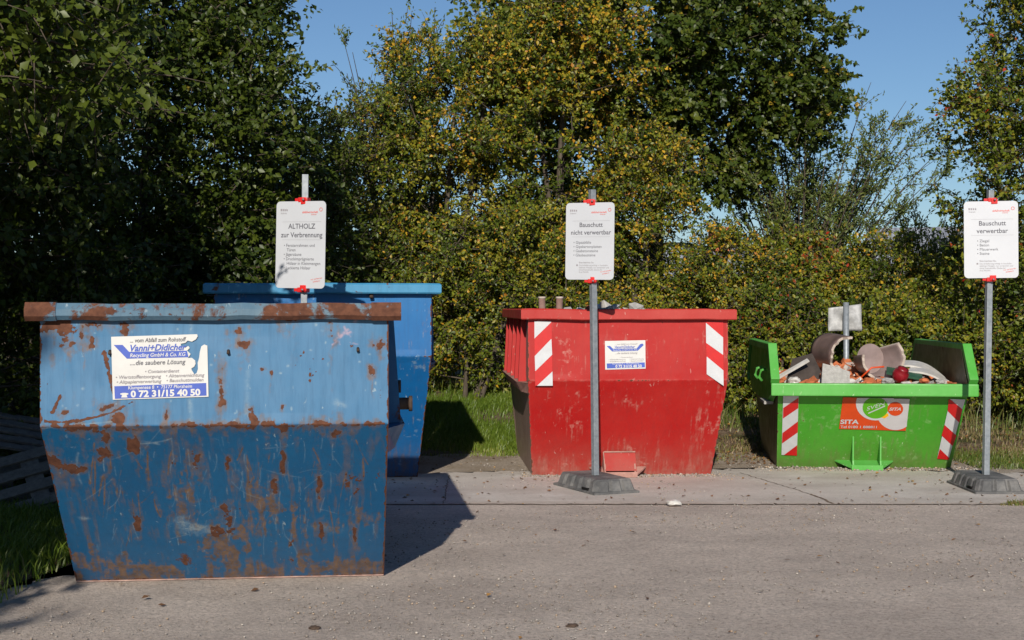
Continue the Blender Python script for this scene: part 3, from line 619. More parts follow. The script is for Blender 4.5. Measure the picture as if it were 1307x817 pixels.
# ------------------------------------------------------------------ skips
class Skip:
    """local space: x across, y along (front wall top at 0), z up"""
    def __init__(s, name, label, loc, yaw, W, L, H, zk, rec, taper, group='waste skips'):
        s.W, s.L, s.H, s.zk, s.rec, s.taper = W, L, H, zk, rec, taper
        s.root = tag(empty(name, loc, yaw), label, 'skip', group)
    def y(s, z):      # front wall depth at height z
        return 0 if z >= s.zk else s.rec*(1-z/s.zk)
    def hw(s, z): return s.W/2-(0 if z >= s.zk else s.taper*(1-z/s.zk))
    def frame(s, name, x, z):
        """an empty-like transform for stickers: returns matrix with local XY in the wall plane, +Z out"""
        if z >= s.zk: up = Vector((0, 0, 1))
        else: up = Vector((0, -s.rec, s.zk)).normalized()
        X_ = Vector((1, 0, 0)); Z_ = X_.cross(up)
        return Matrix.Translation(Vector((x, s.y(z), z))+Z_*.008) @ Matrix((X_, up, Z_)).transposed().to_4x4()
    def decal(s, name, mb, mats, x, z, parent=None, fix=False):
        o = mb.build(name, mats, parent or s.root, fix=fix); 
        if parent is None: o.matrix_local = s.frame(name, x, z)
        return o
    def shell(s, side_mat, in_mat, side_top=None):
        """side walls, floor and back wall as one thick body"""
        L, H, zk, rec = s.L, s.H, s.zk, s.rec
        prof = [(0, H), (0, zk), (rec, 0), (L-rec, 0), (L, zk), (L, H)]
        for sd_ in (-1, 1):
            mb = MB(); top = side_top or [(L, H), (0, H)]
            pr = [(0.006, zk)] if side_top is None else [(.006, s.H)]
            pts = ([(0.006, H), (0.006, zk), (rec+.006, 0.01), (L-rec-.006, 0.01), (L-.006, zk), (L-.006, H)] if side_top is None else
                   [(0.006, H), (rec+.006, .01), (L-rec-.006, .01), (L-.006, H)]+side_top[::-1])
            n_ = len(pts); vo_ = []; vi = []
            for (yy, zz) in pts:
                xx = s.hw(zz); vo_.append((sd_*(xx-.002), yy, zz)); vi.append((sd_*(xx-.012), yy, zz))
            mb.add(vo_+vi, [list(range(n_)), list(range(n_, 2*n_))[::-1]]+[(i_, (i_+1) % n_, n_+(i_+1) % n_, n_+i_) for i_ in range(n_)])
            mb.build('side_wall', side_mat, s.root)
        mb = MB(); t = .012
        def slab(p0, p1, off=0):
            (ya, za), (yb, zb) = p0, p1; xa, xb = s.hw(za)-.014, s.hw(zb)-.014
            d = Vector((0, yb-ya, zb-za)).normalized(); n_ = Vector((1, 0, 0)).cross(d)*t
            vs = [Vector((-xa, ya, za)), Vector((xa, ya, za)), Vector((xb, yb, zb)), Vector((-xb, yb, zb))]
            vs += [v_+n_ for v_ in vs]
            mb.add(vs, [(0, 3, 2, 1), (4, 5, 6, 7), (0, 1, 5, 4), (1, 2, 6, 5), (2, 3, 7, 6), (3, 0, 4, 7)])
        slab((rec+.02, .02), (L-rec-.02, .02)); mb.build('floor', in_mat, s.root)
        mb = MB(); slab((L-rec, .01), (L, zk)); 
        if H > zk+.01: slab((L, zk+.002), (L, H))
        mb.build('rear_wall', side_mat, s.root)
        # inner lining of the front wall
        mb = MB()
        mb.add([(-s.hw(0)+.014, rec+.012, .03), (s.hw(0)-.014, rec+.012, .03), (s.hw(zk)-.014, .012, zk), (-s.hw(zk)+.014, .012, zk), (s.hw(H)-.014, .012, H), (-s.hw(H)+.014, .012, H)], [(0, 1, 2, 3), (3, 2, 4, 5)] if H > zk+.01 else [(0, 1, 2, 3)])
        mb.build('lining', in_mat, s.root)
    def front(s, mat, nx, nz, seed, dent=.006, paint=None):
        """dense, slightly buckled front wall"""
        zs = np.unique(np.concatenate([np.linspace(0, s.zk, nz), np.linspace(s.zk, s.H, max(2, int(nz*.6)))])) if s.H > s.zk+.01 else np.linspace(0, s.H, nz)
        us = np.linspace(-1, 1, nx); U, Z_ = np.meshgrid(us, zs)
        hw = np.where(Z_ >= s.zk, s.W/2, s.W/2-s.taper*(1-Z_/s.zk)); X_ = U*hw
        Y_ = np.where(Z_ >= s.zk, 0, s.rec*(1-Z_/s.zk))
        r_ = np.random.default_rng(seed); env = np.clip((1-np.abs(U))*5, 0, 1)*np.clip(Z_/.15, 0, 1)*np.clip((s.H-Z_)/.15, 0, 1)*np.clip(np.abs(Z_-s.zk)/.06, .25, 1)
        dd = 0
        for q in range(14):
            fx, fz, ph, p2 = r_.uniform(1.5, 9), r_.uniform(1.5, 9), r_.uniform(0, 6), r_.uniform(0, 6); dd = dd+np.sin(X_*fx+ph)*np.sin(Z_*fz+p2)/(1+.25*(fx+fz))
        d_ = dd*dent; Y_ = Y_+env*np.where(d_ > 0, .0085*np.tanh(d_/.014), .004*np.tanh(d_/.014))
        Vt = np.stack([X_, Y_, Z_], -1).reshape(-1, 3); nn = len(us)
        a_ = (np.arange(len(zs)-1)[:, None]*nn+np.arange(nn-1)[None]).ravel(); F_ = np.stack([a_, a_+1, a_+1+nn, a_+nn], 1).ravel()
        me = np_mesh('front_wall', Vt, F_, 4)
        if paint:
            for nm, arr in paint(X_, Z_).items():
                at_ = me.attributes.new(nm, 'FLOAT', 'POINT'); at_.data.foreach_set('value', np.clip(arr, 0, 1).ravel().astype(np.float32))
        return link('front_wall', me, mat, s.root)
    def rim(s, mat, prof, out, z0, name='rim', H=None):
        """closed mitred bar round the top: prof is a list of (outward, z) points"""
        mb = MB(); n_ = len(prof); vs = []; r_ = np.random.default_rng(int(s.H*1000)); m_ = 14
        loop = [(-1+2*q/m_, 0) for q in range(m_+1)]+[(1-2*q/m_, 1) for q in range(m_+1)]
        for sx_, sy_ in loop:
            c_ = abs(sx_) > .99; jz = r_.normal()*.0022; jy = 0 if c_ else r_.normal()*.0025
            for (o_, z_) in prof:
                vs.append((sx_*(s.W/2+o_), (-o_ if sy_ == 0 else s.L+o_)+jy, z0+z_+jz))
        k_ = len(loop); fs = [(c_*n_+i_, ((c_+1) % k_)*n_+i_, ((c_+1) % k_)*n_+(i_+1) % n_, c_*n_+(i_+1) % n_) for c_ in range(k_) for i_ in range(n_)]
        return mb.add(vs, fs).build(name, mat, s.root)
    def side_gear(s, mat, ledge_mat, x_out, ztop, zled, ys_, lug_mat, zl=None, lt=.03, y_a=.35, y_b=.4):
        for sd_ in (-1, 1):
            for yy in ys_:
                mb = MB(); xw = s.hw(zled)
                mb.add([(sd_*(xw), yy, zled+.05), (sd_*(xw+x_out), yy, zled+.05), (sd_*(xw+.045), yy, ztop), (sd_*xw, yy, ztop),
                        (sd_*(xw), yy+.055, zled+.05), (sd_*(xw+x_out), yy+.055, zled+.05), (sd_*(xw+.045), yy+.055, ztop), (sd_*xw, yy+.055, ztop)],
                       [(0, 1, 2, 3), (4, 5, 6, 7), (0, 1, 5, 4), (1, 2, 6, 5), (2, 3, 7, 6), (3, 0, 4, 7)])
                mb.build('side_rib', mat, s.root)
            xw = s.hw(zled); y0, y1 = ys_[0]-y_a, ys_[-1]+y_b
            mb = MB()
            pl_ = [(sd_*xw, y0), (sd_*(xw+x_out+.02), y0+.30), (sd_*(xw+x_out+.02), y1-.3), (sd_*xw, y1)]
            lo = [(sd_*xw, y0+.05), (sd_*(xw+x_out*.6), y0+.35), (sd_*(xw+x_out*.6), y1-.35), (sd_*xw, y1-.05)]
            vs = [(a_, b_, zled+.048) for a_, b_ in pl_]+[(a_, b_, zled-lt) for a_, b_ in lo]
            mb.add(vs, [(0, 1, 2, 3), (4, 5, 6, 7), (0, 1, 5, 4), (1, 2, 6, 5), (2, 3, 7, 6), (3, 0, 4, 7)]); mb.build('side_ledge', ledge_mat, s.root)
            for yy in (ys_[0]+.12, ys_[-1]+.25):
                if zl is None or sd_ < 0: continue
                mb = MB(); mb.tube([(sd_*(xw-.005), yy, zl), (sd_*(xw+x_out+.05), yy, zl)], .035, 12)
                mb.tube([(sd_*(xw+x_out+.05), yy, zl), (sd_*(xw+x_out+.07), yy, zl)], .045, 12)
                mb.build('lifting_pin', lug_mat, s.root)
    def contact(s, mat):  # skid rails under the floor
        for sd_ in (-1, 1):
            MB().box((sd_*(s.hw(0)-.12), s.L/2, .013), (.08, s.L-2*s.rec-.02, .014)).build('skid', mat, s.root)

# --- front blue skip (wear drawn at its true places on the wall)
YB = R(6.6)
S1 = Skip('waste_skip', 'large weathered light blue skip with rusty rim, nearest and leftmost', (-1.535, 7.33, 0), YB, 1.78, 2.75, 1.60, .99, .98, .0)
PXM = lambda px: (px-278)/437*1.78                           # wear positions measured on the wall
ZU = lambda py: 1.60-(py-405)/(541-405)*(1.60-.99)+.0
def ZL(py): return .99*(1-(py-541)/(737-541))
def PXL(px, py):
    t = (py-541)/(737-541); cx = 278+(297-278)*t; wd = 437+(384-437)*t; return (px-cx)/wd*1.78
def zx(a_, b_):   # from measured (col,row) of the enlarged view
    px, py = a_*.5143, 350+b_*.5141
    return (PXM(px), ZU(py)) if py < 541 else (PXL(px, py), ZL(py))
def paint_blue(Xg, Zg):
    r_ = np.random.default_rng(12); rust = np.zeros_like(Xg); pale = np.zeros_like(Xg); stain = np.zeros_like(Xg); pink = np.zeros_like(Xg); halo = np.zeros_like(Xg)
    def fbm(sx_, sz_, seed_, oct=5):
        q_ = np.random.default_rng(seed_); o_ = np.zeros_like(Xg); am = 1; tot = 0
        for k2 in range(oct):
            G_ = q_.random((int(sz_*1.7)+3, int(sx_*1.9)+3)); fx = (Xg+.92)*sx_; fz = np.clip(Zg, 0, 1.65)*sz_
            fx = np.clip(fx, 0, None); i0 = np.minimum(fx.astype(int), G_.shape[1]-2); j0 = np.minimum(fz.astype(int), G_.shape[0]-2)
            tx = fx-i0; tz = fz-j0; tx = tx*tx*(3-2*tx); tz = tz*tz*(3-2*tz)
            o_ += am*((G_[j0, i0]*(1-tx)+G_[j0, i0+1]*tx)*(1-tz)+(G_[j0+1, i0]*(1-tx)+G_[j0+1, i0+1]*tx)*tz); tot += am; am *= .62; sx_ *= 2; sz_ *= 2
        return o_/tot-.5
    X0_, Z0_ = Xg, Zg
    W1, W2 = fbm(12, 12, 1, 5), fbm(12, 12, 2, 5)
    def blob(arr, a_, b_, ra, rb, s_=1., rot=0):
        x0, z0 = zx(a_, b_); ra *= .00209; rb *= .0023 if b_ < 370 else .0026
        c_, q_ = math.cos(rot), math.sin(rot); dx, dz = Xg-x0+W1*ra*4.2, Zg-z0+W2*rb*4.2; ra *= 1.15; rb *= 1.15
        u_, v_ = (dx*c_+dz*q_)/ra, (-dx*q_+dz*c_)/rb
        np.maximum(arr, s_*np.exp(-(u_*u_+v_*v_)**1.5*.55), out=arr)
        if arr is rust:
            np.maximum(halo, .8*np.exp(-(u_*u_+v_*v_)*.22), out=halo)
            below = np.clip((z0-Zg)/.02, 0, 1)*np.exp(-np.clip(z0-Zg, 0, 9)/(.05+rb*3))*np.exp(-(dx/(ra*.55))**2); np.maximum(halo, .75*below, out=halo)
    def line(arr, p0, p1, wd, s_=1., curve=0):
        (x0, z0), (x1, z1) = zx(*p0), zx(*p1); N_ = 14
        mx, mz = (x0+x1)/2+curve*(z1-z0), (z0+z1)/2-curve*(x1-x0); pr = None
        for i_ in range(N_+1):
            t = i_/N_; q = (x0*(1-t)**2+2*mx*t*(1-t)+x1*t*t, z0*(1-t)**2+2*mz*t*(1-t)+z1*t*t)
            if pr:
                ax, az_ = pr; bx, bz = q; L2 = (bx-ax)**2+(bz-az_)**2+1e-12
                x_lo, x_hi = min(ax, bx)-wd*4, max(ax, bx)+wd*4
                msk = (Xg > x_lo) & (Xg < x_hi) & (Zg > min(az_, bz)-wd*4) & (Zg < max(az_, bz)+wd*4)
                if msk.any():
                    xs_, zs_ = Xg[msk], Zg[msk]; tt = np.clip(((xs_-ax)*(bx-ax)+(zs_-az_)*(bz-az_))/L2, 0, 1)
                    d2 = (xs_-ax-tt*(bx-ax))**2+(zs_-az_-tt*(bz-az_))**2
                    arr[msk] = np.maximum(arr[msk], s_*np.exp(-d2/wd**2))
            pr = q
    for t in ((160, 150, 24, 16), (237, 143, 13, 7), (187, 187, 15, 7), (217, 172, 6, 12), (236, 180, 5, 10), (312, 145, 11, 18), (303, 346, 13, 14), (268, 328, 17, 7), (632, 362, 13, 11),
              (547, 290, 6, 24), (553, 320, 5, 12), (595, 158, 14, 5), (600, 185, 12, 8), (822, 160, 8, 14), (945, 190, 12, 8), (927, 253, 6, 7), (735, 125, 20, 7), (168, 337, 8, 5), (650, 245, 5, 4), (672, 252, 4, 5), (700, 330, 4, 5), (705, 130, 30, 5),
              (420, 355, 4, 14), (260, 388, 11, 16), (265, 435, 13, 13), (337, 410, 10, 18), (838, 388, 8, 18), (490, 452, 8, 16), (568, 460, 6, 8), (680, 505, 8, 10), (705, 378, 9, 8), (345, 595, 8, 18), (568, 600, 12, 22), (538, 635, 12, 12),
              (790, 500, 5, 18), (700, 460, 5, 20), (795, 640, 6, 25), (880, 640, 5, 20), (150, 450, 18, 10), (182, 462, 18, 9)): blob(rust, *t, s_=.98)
    for p0, p1, c_ in (((268, 205), (285, 262), .1), ((274, 225), (290, 300), 0), ((128, 360), (225, 355), .08), ((225, 355), (335, 318), .1), ((145, 340), (165, 300), 0), ((118, 190), (108, 240), 0)): line(rust, p0, p1, .008, 1, c_)
    line(rust, (270, 210), (280, 255), .016, 1)
    for q in range(26):                                        # rusty bend line
        a_ = r_.uniform(140, 955); blob(rust, a_, 372, r_.uniform(8, 40), r_.uniform(2, 6), r_.uniform(.5, 1))
    rust = np.maximum(rust, .62*np.exp(-((Zg-.992)/.010)**2))
    # edges
    e = np.exp(-((.89-np.abs(Xg))/.009)**2); rust = np.maximum(rust, e*np.where(Xg > 0, .95, .75)); rust = np.maximum(rust, .9*np.exp(-((Zg-.012)/.010)**2))
    # rust wash at the foot and diagonal drags
    stain = np.maximum(stain, .85*np.exp(-(Zg/.16)**2)*(.55+.45*np.sin(Xg*5+1)**2))
    for t in ((560, 680, 42, 55, .95), (640, 530, 45, 22, .8), (680, 550, 40, 25, .8), (890, 600, 75, 30, .6), (870, 720, 110, 16, .95), (350, 720, 130, 22, .95), (450, 560, 50, 60, .5), (330, 480, 60, 50, .35), (700, 620, 120, 30, .45), (260, 690, 60, 30, .7), (600, 560, 90, 40, .45), (720, 680, 60, 30, .5)): blob(stain, *t[:4], s_=t[4])
    for q in range(70):                                        # rust streaks
        a_ = r_.uniform(240, 930); b_ = r_.uniform(400, 640); L_ = r_.uniform(20, 110); line(stain, (a_, b_), (a_+r_.normal()*14, b_+L_), r_.uniform(.003, .007), r_.uniform(.35, .95), r_.normal()*.06)
    for q in range(110):
        a_ = r_.normal()*190+600; b_ = r_.uniform(395, 650); L_ = r_.uniform(6, 50); sl = r_.normal()*.22
        if not 150 < a_ < 945: continue
        line(pale, (a_, b_), (min(948, a_+sl*L_), b_+L_), r_.uniform(.0018, .0032), r_.uniform(.2, .7), r_.normal()*.08)
    for q in range(12):
        a_ = r_.uniform(180, 800); b_ = r_.uniform(385, 640); L_ = r_.uniform(30, 140); line(pale, (a_, b_), (a_+L_, b_+r_.normal()*26), .0022, r_.uniform(.2, .6), r_.normal()*.2)
    line(pale, (205, 430), (212, 500), .006, .75, .15); line(pale, (345, 410), (430, 400), .004, .8, .1); line(pale, (360, 405), (400, 412), .005, .7)
    line(pale, (476, 316), (478, 372), .012, .55); line(pale, (616, 250), (614, 350), .014, .35); line(pale, (478, 120), (478, 165), .01, .3)
    for t in ((480, 605, 30, 12, .8), (505, 620, 15, 8, .7), (215, 583, 10, 4, .8), (838, 325, 12, 9, .5), (800, 620, 30, 8, .3)): blob(pale, *t[:4], s_=t[4])
    for q in range(40):
        a_, b_ = r_.uniform(120, 950), r_.uniform(120, 365); blob(pale, a_, b_, r_.uniform(1.2, 3), r_.uniform(1.2, 3), .8)
    line(pale, (120, 375), (300, 360), .004, .6)
    for p0, p1, wd in (((832, 180), (890, 128), .008), ((860, 165), (895, 150), .007), ((855, 150), (880, 185), .006), ((825, 190), (850, 170), .005), ((870, 185), (900, 190), .004), ((840, 165), (845, 190), .005)): line(pink, p0, p1, wd, .75, .1)
    f1 = fbm(30, 30, 3, 5); f2 = fbm(34, 6, 4, 5); f3 = fbm(7, 6, 5, 6); f4 = fbm(5, 5, 6, 5)
    rust = np.clip((rust+f1*2.1-.54)*5+.5, 0, 1)*np.clip(rust*6, 0, 1)
    low = np.clip((.97-Zg)*12, 0, 1)
    # brown wash in ragged, mostly vertical drags over the sloping part
    wash = np.clip((f2*2.2+f3*1.2+f4*1.1-.22)*2.6, 0, 1)*low*.4
    wash = np.maximum(wash, np.clip((stain+f2*1.3+f1*.8-.42)*2.8, 0, 1)*.95*np.clip(stain*5, 0, 1))
    rust = np.maximum(rust, np.clip((f1*1.8+f3*1.6+f4-.78)*7, 0, 1)*low)
    wash = np.maximum(wash, np.clip((halo+f2*1.2+f1*1.1-.20)*1.7, 0, 1)*.8*np.clip(halo*4, 0, 1))
    up = np.clip((Zg-1.0)*20, 0, 1); rust = np.maximum(rust, np.clip((f1*1.5+f4*1.6-.74)*8, 0, 1)*up)
    pale = pale*np.clip(.75+f1*1.6, 0, 1); pale = np.maximum(pale, np.clip((fbm(34, 5, 9, 4)*1.6+f4*1.2-.55)*4, 0, 1)*low*.3)
    return {'fade': np.clip((Zg-.985)*60, 0, 1), 'rust': rust, 'pale': pale, 'stain': wash, 'pink': .55*pink*np.clip(.3+f1*4, 0, 1)}  # first mask: painted light, everything above the bend made paler
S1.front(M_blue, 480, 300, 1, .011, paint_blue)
S1.shell(M_blue_s, M_inside)
HEX = [(-.012, 0), (.055, .0), (.085, .028), (.085, .060), (.055, .088), (-.012, .088)]
S1.rim(M_rimblue, [(-.012, 0), (.04, 0), (.062, .022), (.062, .054), (.04, .086), (-.012, .086)], .06, 1.538)
M_rustc = skip_paint('paint_rusty_corner', (.05, .12, .19), (.14, .20, .24), rust=2.6, lowdirt=0)
def sleeve(x0, x1):
    mb = MB(); pr = [(-.003, -.005), (-.044, -.005), (-.068, .019), (-.068, .057), (-.044, .091), (-.003, .091)]; n_ = 6
    vs = [(x0, a_, 1.538+b_) for a_, b_ in pr]+[(x1, a_, 1.538+b_) for a_, b_ in pr]
    mb.add(vs, [list(range(6)), list(range(6, 12))]+[(i_, (i_+1) % 6, 6+(i_+1) % 6, 6+i_) for i_ in range(6)]); mb.build('rim_corner', M_rustc, S1.root)
sleeve(-.955, -.80); sleeve(.80, .955)
S1.side_gear(M_blue_s, M_blue_s, .085, 1.53, .90, (.55, 1.1, 1.65, 2.2), M_iron, 1.05, .09)
S1.contact(M_iron)
mb = MB().box((0, .975, .018), (1.775, .02, .02)); mb.build('bottom_edge', plain('worn_edge', (.30, .20, .17), .8, .2, .4, 15), S1.root)
# four small drain studs on the wall
for xx, zz in ((-.45, 1.37), (.15, 1.37), (.82, 1.38)):
    st = MB(); st.tube([(xx-.09, .002, zz+.008), (xx-.09, -.022, zz-.006)], .008, 8); st.build('hook', M_iron, S1.root)
# sticker, torn at the upper right
def stick(px, py): # measured pixel on the enlarged sticker -> plane metres
    return ((px-530)*.1469*.00407, -(py-425)*.1469*.0042)
out = [stick(*p) for p in ((118, 172), (845, 152), (850, 170), (835, 195), (800, 215), (765, 205), (745, 225), (705, 232), (712, 255), (745, 265), (770, 250), (782, 268), (760, 290), (790, 318), (768, 352), (800, 350), (828, 372), (832, 400),
                       (820, 425), (795, 440), (800, 455), (822, 488), (840, 480), (852, 445), (850, 395), (862, 350), (868, 300), (880, 255), (905, 238), (932, 248), (942, 678), (132, 698))]
mb = MB(); poly2(mb, out, 0)
stk = S1.decal('sticker', mb, M_stick, PXM(207.5), ZU(473))
mb = MB(); poly2(mb, [stick(*p) for p in ((140, 240), (215, 240), (270, 298), (758, 290), (772, 345), (250, 355))], .0015)
poly2(mb, [stick(*p) for p in ((145, 585), (922, 562), (925, 668), (150, 690))], .0015); mb.build('blue_bands', M_sblue, stk, fix=False)
mb = MB(); sc_ = .1469*.00407
def sw(mb, t, px, py, size, **kw): x_, y_ = stick(px, py); words(mb, t, x_, y_, size*sc_*1.35, .0025, rot=R(1.2), **kw)
sw(mb, 'Vanni+Didicher', 518, 265, 58, bold=.022, shear=.3, fit=475*sc_)
mb.build('brand_name', M_sblue, stk, fix=False)
mb = Each(); sw(mb, '... vom Abfall zum Rohstoff', 515, 200, 38, shear=.2, bold=.008, fit=475*sc_); sw(mb, '....die saubere Lösung', 512, 388, 42, shear=.2, bold=.008, fit=470*sc_)
mb.build('slogan', M_sgrey, stk, fix=False)
mb = Each(); sw(mb, '• Containerdienst', 545, 462, 30, shear=.2, bold=.01); sw(mb, '• Wertstoffentsorgung', 345, 508, 31, shear=.2, bold=.01); sw(mb, '• Aktenvernichtung', 740, 498, 31, shear=.2, bold=.01)
sw(mb, '• Altpapierverwertung', 350, 548, 31, shear=.2, bold=.01); sw(mb, '• Bauschuttmulden', 740, 538, 31, shear=.2, bold=.01); mb.build('service_list', M_sgrey2, stk, fix=False)
mb = Each(); sw(mb, 'Recycling GmbH & Co. KG', 512, 325, 34, shear=.2, bold=.012, fit=470*sc_); sw(mb, 'Klumpenese 8  •  75177 Pforzheim', 532, 594, 31, bold=.01, shear=.1, fit=540*sc_); sw(mb, '0 72 31/15 40 50', 578, 648, 58, bold=.04, fit=590*sc_)
x_, y_ = stick(230, 660); poly2(mb, [(x_+a_*.02, y_+b_*.012) for a_, b_ in ((-.8, -1), (.8, -1), (.55, .1), (1, .3), (1, .8), (.4, 1), (-.4, 1), (-1, .8), (-1, .3), (-.55, .1))], .0025)
mb.build('phone_number', M_stick, stk, fix=False)

# --- second blue skip
S2 = Skip('waste_skip', 'bright blue skip behind the front one, half hidden, in front of the hedge', (-1.66, 12.42, 0), R(5.5), 1.90, 3.1, 1.80, 1.17, .80, .10)
def fbm_on(Xg, Zg, sx_, sz_, seed_, octs=5):
    q_ = np.random.default_rng(seed_); o_ = np.zeros_like(Xg); am = 1; tot = 0
    for k2 in range(octs):
        G_ = q_.random((int(sz_*2.0)+3, int(sx_*2.2)+3)); fx = np.clip((Xg+1.05)*sx_, 0, None); fz = np.clip(Zg, 0, 1.85)*sz_
        i0 = np.minimum(fx.astype(int), G_.shape[1]-2); j0 = np.minimum(fz.astype(int), G_.shape[0]-2)
        tx = fx-i0; tz = fz-j0; tx = tx*tx*(3-2*tx); tz = tz*tz*(3-2*tz)
        o_ += am*((G_[j0, i0]*(1-tx)+G_[j0, i0+1]*tx)*(1-tz)+(G_[j0+1, i0]*(1-tx)+G_[j0+1, i0+1]*tx)*tz); tot += am; am *= .62; sx_ *= 2; sz_ *= 2
    return o_/tot-.5
def wear(S, seed, amt=1., edge_rust=.8):
    """scuffs, scraped edges, vertical drags and splashes for the better kept skips"""
    def f(Xg, Zg):
        A, B_, Cc, D_ = fbm_on(Xg, Zg, 26, 26, seed), fbm_on(Xg, Zg, 40, 7, seed+1), fbm_on(Xg, Zg, 4, 4, seed+2), fbm_on(Xg, Zg, 7, 34, seed+3)
        hw = np.where(Zg >= S.zk, S.W/2, S.W/2-S.taper*(1-Zg/S.zk)); ed = np.exp(-((hw-np.abs(Xg))/.010)**2); ft = np.exp(-(Zg/.016)**2); bd = np.exp(-((Zg-S.zk)/.009)**2)*(S.H > S.zk+.01)
        pale = np.clip((A*1.5+Cc*2.2-.52)*5, 0, 1)*.7; pale = np.maximum(pale, np.clip((B_*1.8+Cc*1.4-.50)*5, 0, 1)*.55*amt)
        pale = np.maximum(pale, np.clip((D_*1.9+Cc-.60)*6, 0, 1)*.6); pale = np.maximum(pale, (ed*.5+bd*.4)*np.clip(.4+A*4, 0, 1))
        stain = np.clip((B_*1.6+.55*np.exp(-(Zg/.28)**2)+Cc*.9-.28)*2.4, 0, 1)*.75*amt
        rust = np.clip((A*1.9+Cc*1.0-.74)*9, 0, 1)*.9; rust = np.maximum(rust, np.clip(((ed+ft*1.2+bd*.5)*edge_rust+A*2.2-.62)*4, 0, 1))
        z_ = np.zeros_like(Xg); return {'rust': rust, 'pale': pale*amt, 'stain': stain, 'pink': z_, 'fade': z_}
    return f
S2.front(M_blue2f, 260, 200, 7, .009, wear(S2, 61, .8, 1.1)); S2.shell(M_blue_s, M_inside)
S2.rim(M_rimblue2, [(-.012, 0), (.075, 0), (.085, .012), (.085, .078), (.07, .092), (-.012, .092)], .08, 1.725)
S2.side_gear(M_blue2, M_blue2, .06, 1.72, 1.05, (.7, 1.3, 1.9), M_iron)
S2.contact(M_iron); MB().box((0, .86, .03), (1.62, .12, .05)).build('foot_beam', M_iron, S2.root)
MB().tube([(.42, -.02, 1.72), (.42, -.05, 1.69)], .018, 8).build('hook', M_iron, S2.root)

# --- red skip
S3 = Skip('waste_skip', 'red skip with white and red warning stripes behind the middle sign', (1.075, 13.02, 0), R(3.6), 1.86, 2.95, 1.50, .93,   .45, .07)
S3.front(M_redp, 300, 220, 3, .011, wear(S3, 31, .65, .75)); S3.shell(M_redside, M_inside)
S3.rim(M_redrim, [(-.012, 0), (.06, 0), (.068, .008), (.068, .088), (.058, .098), (-.012, .098)], .07, 1.492)
S3.side_gear(M_redp, M_reddust, .075, 1.49, .86, (.30, .85, 1.45, 2.1, 2.6), M_iron, None, .05, .28, .3)
S3.contact(M_iron)
def stripes(S, name, pts_plate, strips, x, z, mats):
    mb = MB(); poly2(mb, pts_plate, 0, 0)
    for p in strips: poly2(mb, p, .0012, 1)
    return S.decal(name, mb, mats, x, z)
zt = 1.6-(408-393)/1800*13.02
def z3(px, py): return ((px-803.5)/257*1.86, CH-(py-393)/1800*13.02)
def z3z(a_, b_): return z3(630+a_*.3427, 360+b_*.3427)
for nm, cx, whites in (('l', 190, [((155, 146), (217, 146), (217, 150), (155, 210)), ((156, 275), (218, 211), (221, 270), (158, 331)), ((165, 385), (222, 332), (223, 385))]),
                       ('r', 830, [((797, 152), (862, 207), (862, 272), (798, 227)), ((800, 278), (863, 330), (864, 388), (800, 344))])):
    mb = MB(); pl_ = [(154, 146), (219, 146), (223, 385), (158, 385)] if nm == 'l' else [(797, 148), (862, 148), (864, 388), (800, 344)]
    x0, z0 = z3z(cx, 260)
    poly2(mb, [(z3z(*p)[0]-x0, z3z(*p)[1]-z0) for p in pl_][::-1], 0, 0)
    for w_ in whites: poly2(mb, [(z3z(*p)[0]-x0, z3z(*p)[1]-z0) for p in w_][::-1], .0012, 1)
    S3.decal('warning_stripes', mb, [M_stripe, M_stripew], x0, max(z0, .95))
# small sticker
x0, z0 = z3(799.5, 453); mb = MB(); SW, SH = .375, .265; poly2(mb, [(-SW/2, -SH/2-.003), (SW/2, -SH/2+.006), (SW/2-.003, SH/2+.003), (-SW/2-.003, SH/2-.004)], 0)
st3 = S3.decal('sticker', mb, M_stick, x0, z0)
def q3(px, py): return ((px-510)/775*SW, -(py-420)/565*SH)
mb = MB(); poly2(mb, [q3(*p) for p in ((150, 245), (215, 242), (270, 298), (725, 294), (790, 210), (835, 195), (862, 225), (745, 338), (255, 352))], .0015)
poly2(mb, [q3(*p) for p in ((150, 588), (880, 568), (885, 665), (155, 685))], .0015); mb.build('blue_bands', M_sblue, st3, fix=False)
def w3(mb, t, px, py, size, **kw): x_, y_ = q3(px, py); words(mb, t, x_, y_, size/565*SH*1.35, .0025, rot=R(1), **kw)
mb = MB(); w3(mb, 'Vanni+Didicher', 490, 265, 50, bold=.02, shear=.3, sx=.95); mb.build('brand_name', M_sblue, st3, fix=False)
mb = Each(); w3(mb, '... vom Abfall zum Rohstoff', 520, 208, 30, shear=.2); w3(mb, '....die saubere Lösung', 520, 385, 38, shear=.2, bold=.01)
w3(mb, '• Containerdienst', 525, 466, 26); w3(mb, '• Wertstoffentsorgung', 350, 510, 27); w3(mb, '• Aktenvernichtung', 720, 500, 27); w3(mb, '• Altpapierverwertung', 350, 546, 27); w3(mb, '• Bauschuttmulden', 720, 538, 27)
mb.build('service_list', M_sgrey2, st3, fix=False)
mb = Each(); w3(mb, 'Recycling GmbH & Co. KG', 500, 322, 32, shear=.2); w3(mb, 'Klumpenese 8  •  75177 Pforzheim', 515, 594, 28); w3(mb, '0 72 31/15 40 50', 570, 645, 56, bold=.03)
mb.build('phone_number', M_stick, st3, fix=False)
